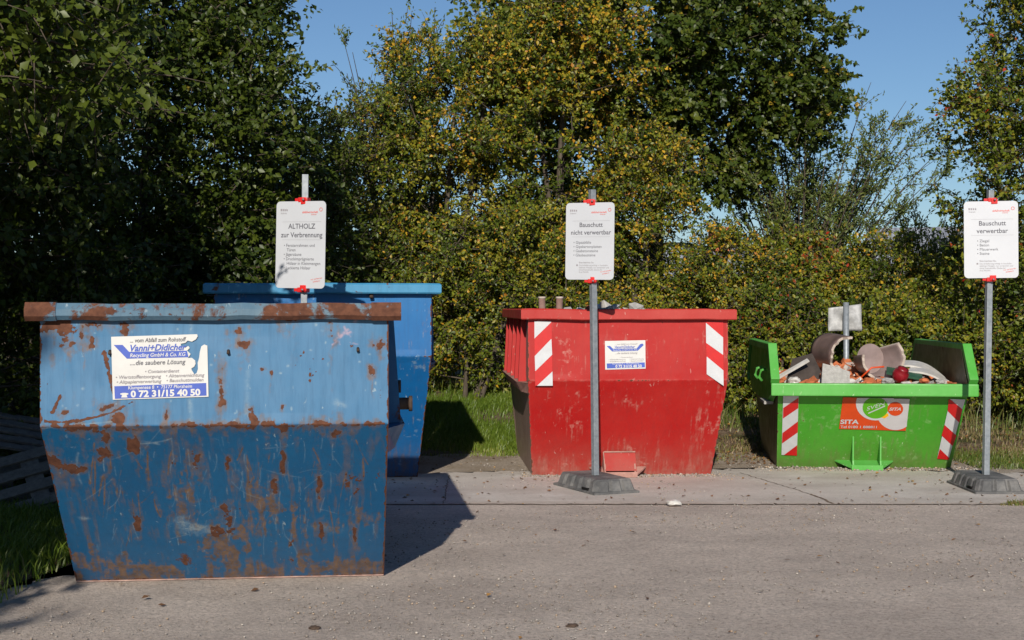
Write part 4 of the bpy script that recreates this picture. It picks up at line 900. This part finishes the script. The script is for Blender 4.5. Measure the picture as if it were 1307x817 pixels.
# tipping pocket at the foot
def pocket(S, x, zt_, hw_, out_, mat, edge, plate, wing):
    yb = S.rec; y0 = yb-out_
    for sd_ in (-1, 1):
        mb = MB(); yt = S.y(zt_)
        mb.add([(x+sd_*hw_, yt, zt_), (x+sd_*hw_, S.y(.04), .04), (x+sd_*hw_, y0, .04), (x+sd_*hw_, y0+.02, .10), (x+sd_*(hw_+.014), yt, zt_), (x+sd_*(hw_+.014), S.y(.04), .04), (x+sd_*(hw_+.014), y0, .04), (x+sd_*(hw_+.014), y0+.02, .10)],
               [(0, 1, 2, 3), (4, 5, 6, 7), (0, 1, 5, 4), (1, 2, 6, 5), (2, 3, 7, 6), (3, 0, 4, 7)]); mb.build('pocket_rib', edge, S.root)
    mb = MB(); zz = .035
    vs = [(x-wing, yb-.05, .09), (x+wing, yb-.05, .09), (x+hw_+.02, y0, zz), (x-hw_-.02, y0, zz)]
    vs += [(a_, b_, c_-.014) for a_, b_, c_ in vs]
    mb.add(vs, [(0, 1, 2, 3), (4, 5, 6, 7), (0, 1, 5, 4), (1, 2, 6, 5), (2, 3, 7, 6), (3, 0, 4, 7)]); mb.build('pocket_shelf', mat, S.root)
    MB().box((x, y0-.006, zz), (2*hw_+.05, .012, .05)).build('pocket_lip', mat, S.root)
    if plate: 
        MB().prism([(y0+.005, .07), (y0+.017, .07), (S.y(zt_)-.012+.017, zt_), (S.y(zt_)-.012, zt_)], 'x', x-hw_-.005, x+hw_+.02).build('pocket_cover', M_redp, S.root)
        for e0, e1 in (((x-hw_-.006, zt_), (x+hw_+.02, zt_)),):
            MB().beam((e0[0], S.y(zt_)-.02, zt_), (e1[0], S.y(zt_)-.02, zt_), .012, .012).build('pocket_edge', edge, S.root)
pocket(S3, -.045, .24, .135, .24, M_reddust, M_reddust, True, .27)
# things standing in the red skip
for q, px in enumerate((693, 713)):
    o = MB().tube([(px/1800*0, 0, 0), (.01*(q*2-1), .02, .42)], .033, 10).build('pipe_stub', plain('rusty_pipe', (.20, .12, .10), .8, .3, .4, 14)); p = at(px, 393, 13.8); o.location = (p.x, 13.8, 1.275)
    MB().tube([(.01*(q*2-1), .02, .415), (.01*(q*2-1), .02, .435)], .038, 10).build('collar', M_clayedge, o)
    tag(o, ['left of two rusty pipe ends sticking up from the red skip', 'right of two rusty pipe ends sticking up from the red skip'][q], 'pipe', 'pipe ends in the red skip')
def heap(name, label, parent_S, x0, x1, y0, y1, z0, amp, seed, mats, n, smin, smax, cat='rubble'):
    r_ = np.random.default_rng(seed); mb = MB()
    root = empty(name, (0, 0, 0)); root.location = parent_S.root.location; root.rotation_euler = parent_S.root.rotation_euler; tag(root, label, cat, kind='stuff')
    gx, gy = 22, 22; vs = []; 
    for b_ in range(gy+1):
        for a_ in range(gx+1):
            u_, v_ = a_/gx, b_/gy; vs.append((x0+(x1-x0)*u_, y0+(y1-y0)*v_, z0+amp*math.sin(u_*3.14)*math.sin(v_*3.14)+r_.normal()*.02))
    fs = [(b_*(gx+1)+a_, b_*(gx+1)+a_+1, (b_+1)*(gx+1)+a_+1, (b_+1)*(gx+1)+a_) for b_ in range(gy) for a_ in range(gx)]
    mb.add(vs, fs, 0)
    for q in range(n):
        u_, v_ = r_.random(), r_.random()**1.4; s_ = smin+(smax-smin)*r_.random()**2
        rot = Matrix.Rotation(r_.uniform(0, 6.28), 3, 'Z') @ Matrix.Rotation(r_.normal()*.6, 3, 'X') @ Matrix.Rotation(r_.normal()*.6, 3, 'Y')
        bm = bmesh.new(); bmesh.ops.create_cube(bm, size=1)
        for v in bm.verts: v.co = Vector((v.co.x*s_*r_.uniform(.7, 1.5), v.co.y*s_*r_.uniform(.6, 1.2), v.co.z*s_*r_.uniform(.25, .7)))+Vector(r_.normal(size=3)*s_*.10)
        vv = [rot @ v.co+Vector((x0+(x1-x0)*(.04+.92*u_), y0+(y1-y0)*(.03+.9*v_), z0+amp*math.sin(u_*3.14)*math.sin(v_*3.14)+s_*.2)) for v in bm.verts]
        ff = [[v.index for v in f.verts] for f in bm.faces]; bm.free()
        mb.add(vv, ff, int(r_.choice(len(mats), p=None)))
    o = mb.build('chunks', mats, root); return root
heap('rubble_heap', 'broken rubble just showing over the rim of the red skip', S3, -.88, .88, -.0+.12, 2.6, 1.38, .20, 8, [M_conc, M_tile, M_conc, M_brick], 160, .03, .12)
for q, (px, hh) in enumerate(((772, .02), (806, .03), (842, .05), (848, .05), (660, .02))):
    pass

# --- green skip
S4 = Skip('waste_skip', 'low green skip full of rubble with orange sticker, rightmost', (3.445, 13.45, 0), R(-5.2), 1.79, 2.95, .84, .84, .62, .045)
S4.front(M_greenp, 280, 160, 5, .009, wear(S4, 51, .6, .45))
top = [(0.0+.03, .86), (.30, 1.20), (2.60, 1.20), (2.92, .86)]
S4.shell(M_brownside, M_inside, side_top=top)
# green upper side panels outside, bowed out over the grimy lower wall
for sd_ in (-1, 1):
    mb = MB(); xw = S4.W/2
    pts = [(.0, .80), (.30, 1.20), (2.60, 1.20), (2.94, .80), (2.6, .64), (.55, .64)]
    vs = [(sd_*(xw+.004), a_, b_) for a_, b_ in pts]+[(sd_*(xw+.05), a_, b_) for a_, b_ in [(.03, .80), (.33, 1.19), (2.57, 1.19), (2.90, .80), (2.5, .66), (.65, .66)]]
    n_ = 6; mb.add(vs, [list(range(6)), list(range(6, 12))]+[(i_, (i_+1) % 6, 6+(i_+1) % 6, 6+i_) for i_ in range(6)]); mb.build('side_panel', M_greenp, S4.root)
    for yy in (.75, 1.25):
        mb = MB(); mb.tube([(sd_*(xw+.05), yy, .98), (sd_*(xw+.10), yy, .97), (sd_*(xw+.115), yy, .90), (sd_*(xw+.09), yy, .86)], .016, 8); mb.build('hook', M_greenrim, S4.root)
    if sd_ > 0: continue
    mb = MB(); mb.beam((sd_*(xw+.05), .45, .66), (sd_*(xw+.05), .95, .66), .09, .03); mb.build('side_ledge', M_conc, S4.root)
# rim beams
H4 = .84; t_ = .07
rimb = MB(); xw = S4.W/2+.012
prof = [(-.02, -.045), (.06, -.045), (.068, -.037), (.068, .042), (.058, .052), (-.02, .052)]
def rail(mb, a_, b_, wd, ht, bev=.008): mb.beam(a_, b_, wd, ht, bev=bev)
rail(rimb, (-xw-.06, -.03, H4-.02), (xw+.06, -.03, H4-.02), .085, .12, .012); rimb.build('rim', M_greenrim, S4.root)
rb = MB(); rail(rb, (-xw-.06, 2.98, H4-.02), (xw+.06, 2.98, H4-.02), .085, .12); rb.build('rim', M_greenrim, S4.root)
for sd_ in (-1, 1):
    mb = MB(); xx = sd_*(xw+.02)
    rail(mb, (xx, -.035, .90), (xx, .27, 1.235), .085, .07); rail(mb, (xx, .25, 1.215), (xx, 2.65, 1.215), .085, .07); rail(mb, (xx, 2.63, 1.215), (xx, 2.98, .86), .085, .07); mb.build('side_rim', M_greenrim, S4.root)
S4.contact(M_iron)
pocket(S4, .0, .34, .125, .26, M_greenrim, M_greenrim, False, .29)
def zy4(py):   # photo row -> height on the sloping wall
    lo, hi = 0., .84
    for _ in range(30):
        mid = (lo+hi)/2; D = 13.45+S4.y(mid)+.08
        if 393+(CH-mid)*1800/D > py: lo = mid
        else: hi = mid
    return (lo+hi)/2
def x4(px, z):  D = 13.45+S4.y(z); cx = 3.445+math.sin(R(5.2))*S4.y(z); return ((px-653.5)/1800*D-cx)/(1-.09*0+.0)/math.cos(R(5.2))*1.0-0
def xz4(a_, b_):
    px, py = 940+a_*.3183, 380+b_*.3183; z_ = zy4(py); x_ = x4(px, z_); x_ = x4(px, z_)*(1+0)
    # yaw: right side is nearer the camera
    D = 13.45+S4.y(z_)-math.sin(R(5.2))*x_; cx = 3.445+math.sin(R(5.2))*S4.y(z_)
    x_ = ((px-653.5)/1800*D-cx)/math.cos(R(5.2))
    return x_, z_
sl = math.hypot(S4.rec, S4.zk)/S4.zk
for cx, cz, plate, reds in ((215, 510, [(187, 392), (249, 392), (242, 630), (180, 628)], [((187, 440), (248, 398), (247, 440), (186, 482)), ((184, 540), (246, 493), (245, 537), (182, 582)), ((190, 628), (243, 588), (242, 630))]),
                            (855, 520, [(857, 400), (917, 402), (850, 641), (804, 637)], [((850, 400+2), (858, 402), (905, 440), (893, 494), (847, 448)), ((834, 503), (882, 545), (866, 586), (822, 545)), ((815, 598), (853, 634), (850, 641), (804, 637))])):
    x0, z0 = xz4(cx, cz); cv = lambda p: (xz4(*p)[0]-x0, (xz4(*p)[1]-z0)*sl)
    mb = MB(); poly2(mb, [cv(p) for p in plate][::-1], 0, 0)
    for w_ in reds: poly2(mb, [cv(p) for p in w_][::-1], .0015, 1)
    S4.decal('warning_stripes', mb, [M_stripew, M_stripe], x0, z0)
# orange sticker
GX = lambda a_, b_: (940+0, 0)
def g4(a_, b_):  # enlarged sticker coords (12.45 px per photo px)
    return ((1065+a_/12.447-940)/.3183, (500+b_/12.447-380)/.3183)
x0, z0 = xz4(*g4(630, 340)); cv = lambda a_, b_: (xz4(*g4(a_, b_))[0]-x0, (xz4(*g4(a_, b_))[1]-z0)*sl)
mb = MB(); poly2(mb, [cv(*p) for p in ((70, 575), (1130, 598), (1195, 95), (135, 75))], 0); st4 = S4.decal('sticker', mb, M_orange, x0, z0)
def plate4(name, pts, z, mat): mb = MB(); poly2(mb, [cv(*p) for p in pts], z); return mb.build(name, mat, st4, fix=False)
D1 = clip_poly(disc(650, 170, 310, 265), 60, 1185, 82, 590)[::-1]; D2 = clip_poly(disc(965, 300, 300, 285), 60, 1150, 92, 590)[::-1]
plate4('pearl_shape', [p for p in D2], .0012, M_pearl)
plate4('pearl_shape', [(1195, 95), (1150, 480), (1100, 420), (1000, 400), (900, 92)][::-1], .0016, M_pearl)
plate4('white_disc', D1, .0020, M_stripew); plate4('yellow_shape', [(740, 388), (800, 402), (860, 360), (850, 320), (760, 340)], .0024, M_yell)
plate4('green_disc', clip_poly(disc(650, 235, 205, 170), 0, 1300, 84, 600)[::-1], .0029, M_lime); plate4('orange_disc', disc(965, 250, 125, 108)[::-1], .0034, M_orange)
mb = Each(); sc4 = 1.74/239/12.45
def w4(mb, t, a_, b_, size, rot=0, z=.004, **kw): x_, y_ = cv(a_, b_); words(mb, t, x_, y_, size*sc4*1.3, z, rot=rot, **kw)
w4(mb, 'SITA', 235, 462, 100, bold=.03, sx=1.15); w4(mb, 'Tel 0180 1 888811', 388, 540, 58, bold=.012, sx=1.06); w4(mb, 'SITA', 958, 255, 68, bold=.03, shear=.25, sx=1.1)
w4(mb, 'SVEN', 640, 215, 82, rot=R(24), bold=-.0, shear=.4, sx=1.25)
poly2(mb, [cv(*p) for p in ((530, 315), (800, 195), (806, 210), (540, 328))], .004); mb.build('lettering', M_stripew, st4, fix=False)

# load of the green skip; s4(x,y,z) gives world points from its own space
M4 = Matrix.Translation(S4.root.location) @ Matrix.Rotation(R(-5.2), 4, 'Z')
def in4(o, x, y, z, rx=0, ry=0, rz=0):
    o.matrix_world = M4 @ Matrix.Translation((x, y, z)) @ Matrix.Rotation(rz, 4, 'Z') @ Matrix.Rotation(ry, 4, 'Y') @ Matrix.Rotation(rx, 4, 'X'); return o
heap('rubble_heap', 'orange brick and tile rubble filling the green skip', S4, -.86, .86, .08, 2.7, .81, .16, 9, [M_brick, M_brick, M_brick, M_tile, M_brick], 950, .02, .12)
heap('grit_heap', 'pale grey grit poured at the right front of the green skip load', S4, .25, .75, .12, .8, .78, .13, 10, [M_conc], 260, .012, .05)
def trough(r0, r1, L, a0, a1, n=22, t=.025, jag=.04, endcap=False, seed=1, m=8):
    """piece of a broken clay pipe, axis along y"""
    r_ = random.Random(seed); mb = MB(); vo_ = []
    ang = [a0+(a1-a0)*i_/n for i_ in range(n+1)]; js = [r_.uniform(-jag, jag) for _ in ang]
    for lay, dr in ((0, 0), (1, -t)):
        for q in range(m+1):
            for i_, a_ in enumerate(ang):
                f = q/m; rr = r0+(r1-r0)*f+dr; yy = L*f+(js[i_] if q == 0 else 0); vo_.append((math.cos(a_)*rr, yy, math.sin(a_)*rr))
    n1 = n+1; tot = (m+1)*n1; fo = []; fi = []; fe = []
    for q in range(m):
        for i_ in range(n): a_ = q*n1+i_; fo.append((a_, a_+1, a_+1+n1, a_+n1)); b_ = a_+tot; fi.append((b_, b_+n1, b_+1+n1, b_+1))
    for i_ in range(n): fe.append((i_, tot+i_, tot+i_+1, i_+1)); a_ = m*n1+i_; fe.append((a_, a_+1, tot+a_+1, tot+a_))
    for q in range(m): fe.append((q*n1, (q+1)*n1, tot+(q+1)*n1, tot+q*n1)); a_ = q*n1+n; fe.append((a_, tot+a_, tot+a_+n1, a_+n1))
    mb.v = vo_; mb.f = [list(f) for f in fo+fi+fe]; mb.m = [0]*len(fo)+[1]*len(fi)+[2]*len(fe); mb.sm = [True]*(len(fo)+len(fi))+[False]*len(fe)
    return mb
o = trough(.20, .20, .52, R(75), R(262), seed=2).build('pipe_shard', [M_clay, M_clay, M_clayedge], None, fix=False); tag(o, 'upright curved clay pipe shard left of the big open pipe', 'pipe shard'); in4(o, -.13, .66, 1.115, rz=R(16), rx=R(3))
o = trough(.235, .165, .30, R(165), R(395), n=30, seed=3, jag=.018).build('pipe_shard', [M_clay, M_clay_in, M_clayedge], None, fix=False); tag(o, 'large open clay pipe with glazed inside on top of the green skip load', 'pipe shard')
mb = MB(); mb.add([(.148*math.cos(i_*math.pi/16), 0, .148*math.sin(i_*math.pi/16)) for i_ in range(32)], [list(range(32))]); e = mb.build('end_disc', M_clay_in, o); e.location = (0, .255, 0)
in4(o, .155, .34, 1.11, rz=R(21), rx=R(-3), ry=R(-6))
def slab_thing(name, label, cat, size, mat, loc, rot, seed=0, bow=0, pts=None):
    if pts is None: pts = [(-.5, -.5), (.5, -.5), (.5, .5), (-.5, .5)]
    mb = MB(); n_ = 12; t = size[2]
    if bow:
        vs = []
        for q in range(n_+1):
            f = q/n_; xx = (f-.5)*size[0]; zz = bow*math.sin(f*math.pi); 
            for yy in (-.5, .5):
                for tz in (0, t): vs.append((xx, yy*size[1]*(1-.3*f), zz+tz))
        fs = []
        for q in range(n_):
            a_ = q*4; b_ = a_+4; fs += [(a_, b_, b_+2, a_+2), (a_+1, a_+3, b_+3, b_+1), (a_, a_+1, b_+1, b_), (a_+2, b_+2, b_+3, a_+3)]
        fs += [(0, 2, 3, 1), (n_*4, n_*4+1, n_*4+3, n_*4+2)]; mb.add(vs, fs)
    else: mb.prism([(a_*size[0], b_*size[1]) for a_, b_ in pts], 'z', 0, t)
    o = mb.build(name, mat); tag(o, label, cat); in4(o, *loc, *rot); return o
slab_thing('concrete_slab', 'flat grey concrete piece leaning in front of the pipe shards', 'slab', (.27, .22, .045), M_conc, (-.34, .10, .93), (R(72), R(6), 0), pts=[(-.5, -.55), (.5, -.5), (.46, .28), (.1, .40), (-.5, .52)])
slab_thing('tile_panel', 'dark backed tile panel with white edge at the left of the load', 'panel', (.46, .40, .02), M_darkp, (-.67, .42, .93), (R(48), R(-16), R(6)), pts=[(-.5, -.5), (.5, -.4), (.5, .5), (.05, .5)])
slab_thing('edge_strip', 'white edging strip along the left dark panel', 'strip', (.36, .05, .02), M_tile, (-.72, .34, .99), (R(20), R(-30), R(4)))
slab_thing('curved_board', 'upper of two curved white edged boards at the right of the load', 'board', (.50, .26, .018), M_tile, (.56, .70, .95), (R(10), R(18), R(-18)), bow=.07)
slab_thing('curved_board', 'lower curved white edged board, bending down towards the right end', 'board', (.44, .24, .018), M_tile, (.62, .45, .90), (R(8), R(22), R(-14)), bow=.05)
slab_thing('dark_panel', 'dark green board lying between the red pot and the curved boards', 'board', (.34, .2, .02), plain('dark_green', (.02, .07, .04), .6, .4, .3), (.35, .34, .95), (R(14), R(10), R(-8)))
# shiny dark red pot
mb = MB(); prof = [(.0, -.075), (.045, -.072), (.072, -.04), (.078, 0), (.07, .035), (.05, .06), (.055, .068), (.02, .075), (.0, .08)]
vs = [(r_*math.cos(2*math.pi*j_/20), r_*math.sin(2*math.pi*j_/20), z_) for r_, z_ in prof for j_ in range(20)]
mb.add(vs, [(i_*20+j_, i_*20+(j_+1) % 20, (i_+1)*20+(j_+1) % 20, (i_+1)*20+j_) for i_ in range(len(prof)-1) for j_ in range(20)], 0, True)
o = mb.build('pot', M_ball); tag(o, 'shiny dark red round pot among the orange rubble', 'pot'); in4(o, .30, .24, .955, R(30), R(20), 0)
r_ = random.Random(5)
for q in range(9):
    o = rock('rubble_chunk', ['pale plaster chunk', 'orange brick chunk', 'grey concrete chunk'][q % 3]+[' at the far left of the load', ' beside the dark tile panel', ' right under the concrete slab', ' below the big clay pipe', ' just left of the red pot', ' behind the red pot', ' by the grit heap', ' in front of the curved boards', ' near the right end of the load'][q], 'rubble', (0, 0, 0), r_.uniform(.035, .06), [M_tile, M_brick, M_conc][q % 3], 20+q, (1.3, 1, .7))
    in4(o, -.72+q*.175, r_.uniform(.10, .3), .86+.04*r_.random(), rz=r_.uniform(0, 6)); o['group'] = 'loose chunks on the green skip load'
o = MB().tube([(0, 0, 0), (.10, .02, .09), (.22, .02, .10)], .009, 6).build('plastic_strip', M_orange); tag(o, 'thin orange strip bent over the rubble below the clay pipe', 'strip'); in4(o, -.08, .2, .93)

# blank sign on a post behind the green skip
r = empty('small_sign', (at(1079, 0, 15.0).x, 17.2, float(gh(4, 17.2)))); pz = at(1080, 387, 17.2); r.location.x = pz.x
tag(r, 'small blank crumpled sign on a thin post sticking up behind the green skip', 'sign')
MB().tube([(0, 0, -.1), (0, 0, pz.z-r.location.z+.01)], .035, 10).build('post', M_galv, r)
mb = MB(); nxx = 10; zt_ = pz.z-r.location.z-.01; vs = []
for b_ in range(nxx+1):
    for a_ in range(nxx+1):
        u_, v_ = a_/nxx, b_/nxx; vs.append(((u_-.5)*.40, .06+.03*math.sin(u_*4+v_*3)+.012*math.sin(u_*11+v_*7), zt_-.33+.33*v_-.05*(1-u_)*v_+.0))
mb.add(vs, [(b_*(nxx+1)+a_, b_*(nxx+1)+a_+1, (b_+1)*(nxx+1)+a_+1, (b_+1)*(nxx+1)+a_) for b_ in range(nxx) for a_ in range(nxx)], 0, True)
o = mb.build('sign_plate', M_paper, r); sm = o.modifiers.new('t', 'SOLIDIFY'); sm.thickness = .006

# ------------------------------------------------------------------ signs
def rrect(w_, h_, r_, n_=6):
    pts = []
    for cx, cy, a0 in ((w_/2-r_, h_/2-r_, 0), (-w_/2+r_, h_/2-r_, 90), (-w_/2+r_, -h_/2+r_, 180), (w_/2-r_, -h_/2+r_, 270)):
        for i_ in range(n_+1): a_ = R(a0+90*i_/n_); pts.append((cx+r_*math.cos(a_), cy+r_*math.sin(a_)))
    return pts
def sign_post(label, x, y, zc, ph, yaw, roll, title, items, note, base_rot, pole_yaw, lean=0):
    root = empty('sign_post', (x, y, 0)); tag(root, label, 'sign', 'waste type signs on galvanised posts')
    MB().box((0, 0, 1.36), (.050, .050, 2.56), bev=.004).build('pole', M_galv, root).rotation_euler = (0, lean, pole_yaw)
    W_, H_ = .46, .675
    pl_ = MB().prism(rrect(W_, H_, .035), 'z', -.0015, .0015).build('sign_plate', M_white, root)
    yw = Matrix.Rotation(yaw, 4, 'Z'); off = yw @ Vector((0, -.055, 0))
    pl_.matrix_local = Matrix.Translation((off.x+math.tan(lean)*zc, off.y, zc)) @ yw @ Matrix.Rotation(roll, 4, 'Y') @ Matrix.Rotation(R(90), 4, 'X')
    mb = Each(); z = .0028
    for i_, t in enumerate(title): words(mb, t, .01, .142-.067*i_, .056 if len(title[1]) > 11 else .058, z, bold=.012)
    mb.build('heading', M_sgrey, pl_, fix=False)
    mb = Each(); yy = -.012 if len(items) < 6 else -.006
    for t in items: words(mb, t, -.155 if len(title[1]) > 11 else -.12, yy, .034, z, align='LEFT'); yy -= .037 if len(items) < 6 else .035
    mb.build('list_line', M_sgrey, pl_, fix=False); mb = Each()
    if note:
        words(mb, 'Bitte beachten Sie:', -.10, yy-.028, .019, z, align='LEFT', bold=.01)
        for i_, t in enumerate(('Die Anlieferung erfolgt in haushalts-', 'üblichen Mengen, nur sortenrein und', 'ohne Fremdstoffe. Danke für', 'Ihre Mithilfe')): words(mb, t, -.10, yy-.052-.02*i_, .019, z, align='LEFT')
        poly2(mb, [(-.125, yy-.058), (-.11, yy-.058), (-.11, yy-.044), (-.125, yy-.044)], z)
    for ly in (.178, .038): poly2(mb, [(-.17, ly+.001), (-.17, ly), (.19, ly), (.19, ly+.001)], z)
    for i_ in range(4): poly2(mb, [(-.19+.018*i_, .262), (-.178+.018*i_, .262), (-.178+.018*i_, .280-.002*i_), (-.19+.018*i_, .280)], z)
    words(mb, 'Enzkreis', -.16, .245, .017, z); mb.build('small_print', M_sgrey2 if not note else M_sgrey2, pl_, fix=False)
    mb = Each(); words(mb, 'abfallwirtschaft', .085, .252, .024, z, bold=.01); words(mb, 'enzkreis', .12, .234, .015, z)
    a_, b_ = disc(.185, .272, .015, n=18), disc(.185, .272, .011, n=18)
    mb.add([(x_, y_, z) for x_, y_ in a_+b_], [(i_, (i_+1) % 18, 18+(i_+1) % 18, 18+i_) for i_ in range(18)])
    for k_ in (0, 1): words(mb, ['nur sortenrein', 'anliefern!'][k_], .155, -.262-.02*k_, .018, z, rot=R(8))
    mb.build('red_print', M_sred, pl_, fix=False)
    for s_ in (1, -1):
        c_ = MB(); zz = zc+s_*(H_/2+.012)
        c_.box((0, -.015, 0), (.085, .11, .045), bev=.008); c_.box((-.055, -.035, .0), (.05, .03, .03), bev=.005); c_.box((.02, -.068, -s_*.015), (.065, .02, .055), bev=.006)
        c_.tube([(.02, -.07, 0), (.02, -.094, 0)], .014, 8)
        cc = c_.build('clamp', M_clamp, root); cc.scale = (.85, .85, .85); cc.location = (math.tan(lean)*zz, 0, zz); cc.rotation_euler = (0, 0, yaw*.5)
        MB().tube([(.02, -.09, 0), (.02, -.103, 0)], .009, 6).build('bolt', M_galv, cc)
    # recycled plastic foot with scalloped flanks
    b = MB(); Lx, Ly, hb = .44, .80, .13
    n_ = 48; ring0, ring1, ring2 = [], [], []
    def outline(scal, inset):
        pts = []
        for sx_, ax in ((0, 'f'), (1, 'r'), (2, 'b'), (3, 'l')):
            for q in range(24):
                f = q/24; nsc = 3 if ax in 'fb' else 5
                wv_ = scal*(1 if (f*nsc % 1) > .22 else 0) if .0 < f < 1 else 0
                d_ = inset-wv_
                if ax == 'f': p = (-Lx/2+inset+(Lx-2*inset)*f, -Ly/2+d_)
                elif ax == 'r': p = (Lx/2-d_, -Ly/2+inset+(Ly-2*inset)*f)
                elif ax == 'b': p = (Lx/2-inset-(Lx-2*inset)*f, Ly/2-d_)
                else: p = (-Lx/2+d_, Ly/2-inset-(Ly-2*inset)*f)
                pts.append(p)
        return pts
    lay = [(0, 0, .004), (0, 0, .026), (.0, .012, .030), (.020, .032, .034), (.018, .056, .114), (0, .064, hb)]
    vs = []; nn = 96
    for sc_, ins, zz in lay: vs += [(a_, b_2, zz) for a_, b_2 in outline(sc_, ins)]
    fs = [(l_*nn+i_, l_*nn+(i_+1) % nn, (l_+1)*nn+(i_+1) % nn, (l_+1)*nn+i_) for l_ in range(len(lay)-1) for i_ in range(nn)]+[[(len(lay)-1)*nn+i_ for i_ in range(nn)]]
    b.add(vs, fs); fo_ = b.build('foot_block', M_block, root); fo_.rotation_euler = (0, 0, base_rot)
    hh = MB().box((-Lx/2+.035, -.20, .035), (.05, .12, .035), bev=.006).build('handle_slot', plain('slot_dark', (.012, .012, .012), .9, .1), fo_)
    return root
sign_post('sign headed ALTHOLZ zur Verbrennung between the two blue skips', -1.64, 11.0, 2.09, 2.64, R(-26), R(1.2), ('ALTHOLZ', 'zur Verbrennung'), ('• Fensterrahmen und', '   Türen', '• Jägerzäune', '• Druckimprägnierte', '   Hölzer in Kleinmengen', '• Lackierte Hölzer'), False, R(5), R(8), R(.6))
sign_post('sign headed Bauschutt nicht verwertbar in front of the red skip', .735, 12.42, 2.185, 2.64, R(-26), R(.8), ('Bauschutt', 'nicht verwertbar'), ('• Gipsabfälle', '• Gipskartonplatten', '• Gasbetonsteine', '• Glasbausteine'), True, R(24), R(30), R(-.75))
sign_post('sign headed Bauschutt verwertbar at the right edge', 4.18, 12.45, 2.20, 2.64, R(-8), R(-.4), ('Bauschutt', 'verwertbar'), ('• Ziegel', '• Beton', '• Mauerwerk', '• Steine'), True, R(0), R(8), R(1.0))

# ------------------------------------------------------------------ pallets in the shade
def pallet():
    root = empty('wooden_pallet', (0, 0, 0))
    for i_ in range(5): MB().box((0, -.35+.175*i_, .132), (1.2, .10, .022), bev=.003).build('deck_board', M_wood, root)
    for i_ in range(3): MB().box((0, -.35+.35*i_, .010), (1.2, .10, .02), bev=.003).build('base_board', M_wood, root)
    for i_ in range(3): MB().box((-.53+.53*i_, 0, .11), (.14, .8, .02)).build('stringer', M_wood, root)
    for i_ in range(3):
        for j_ in range(3): MB().box((-.53+.53*i_, -.35+.35*j_, .060), (.14, .10, .078)).build('block', M_wood, root)
    return root
p0 = pallet()
for q, (loc, rot, lb) in enumerate((((-3.75, 11.2, .10), (R(38), R(-14), R(24)), 'front grey wooden pallet tipped up on the shaded grass'), ((-4.15, 11.9, .42), (R(20), R(12), R(40)), 'upper wooden pallet slid across the front one in the shade'), ((-4.5, 12.3, .05), (0, 0, R(30)), 'wooden pallet lying flat at the back of the pallet pile'))):
    if q == 0: r_ = p0
    else:
        r_ = p0.copy(); C.objects.link(r_)
        for ch in list(p0.children): c_ = ch.copy(); C.objects.link(c_); c_.parent = r_
    r_.location = loc; r_.rotation_euler = rot; tag(r_, lb, 'pallet', 'wooden pallets in the shade')
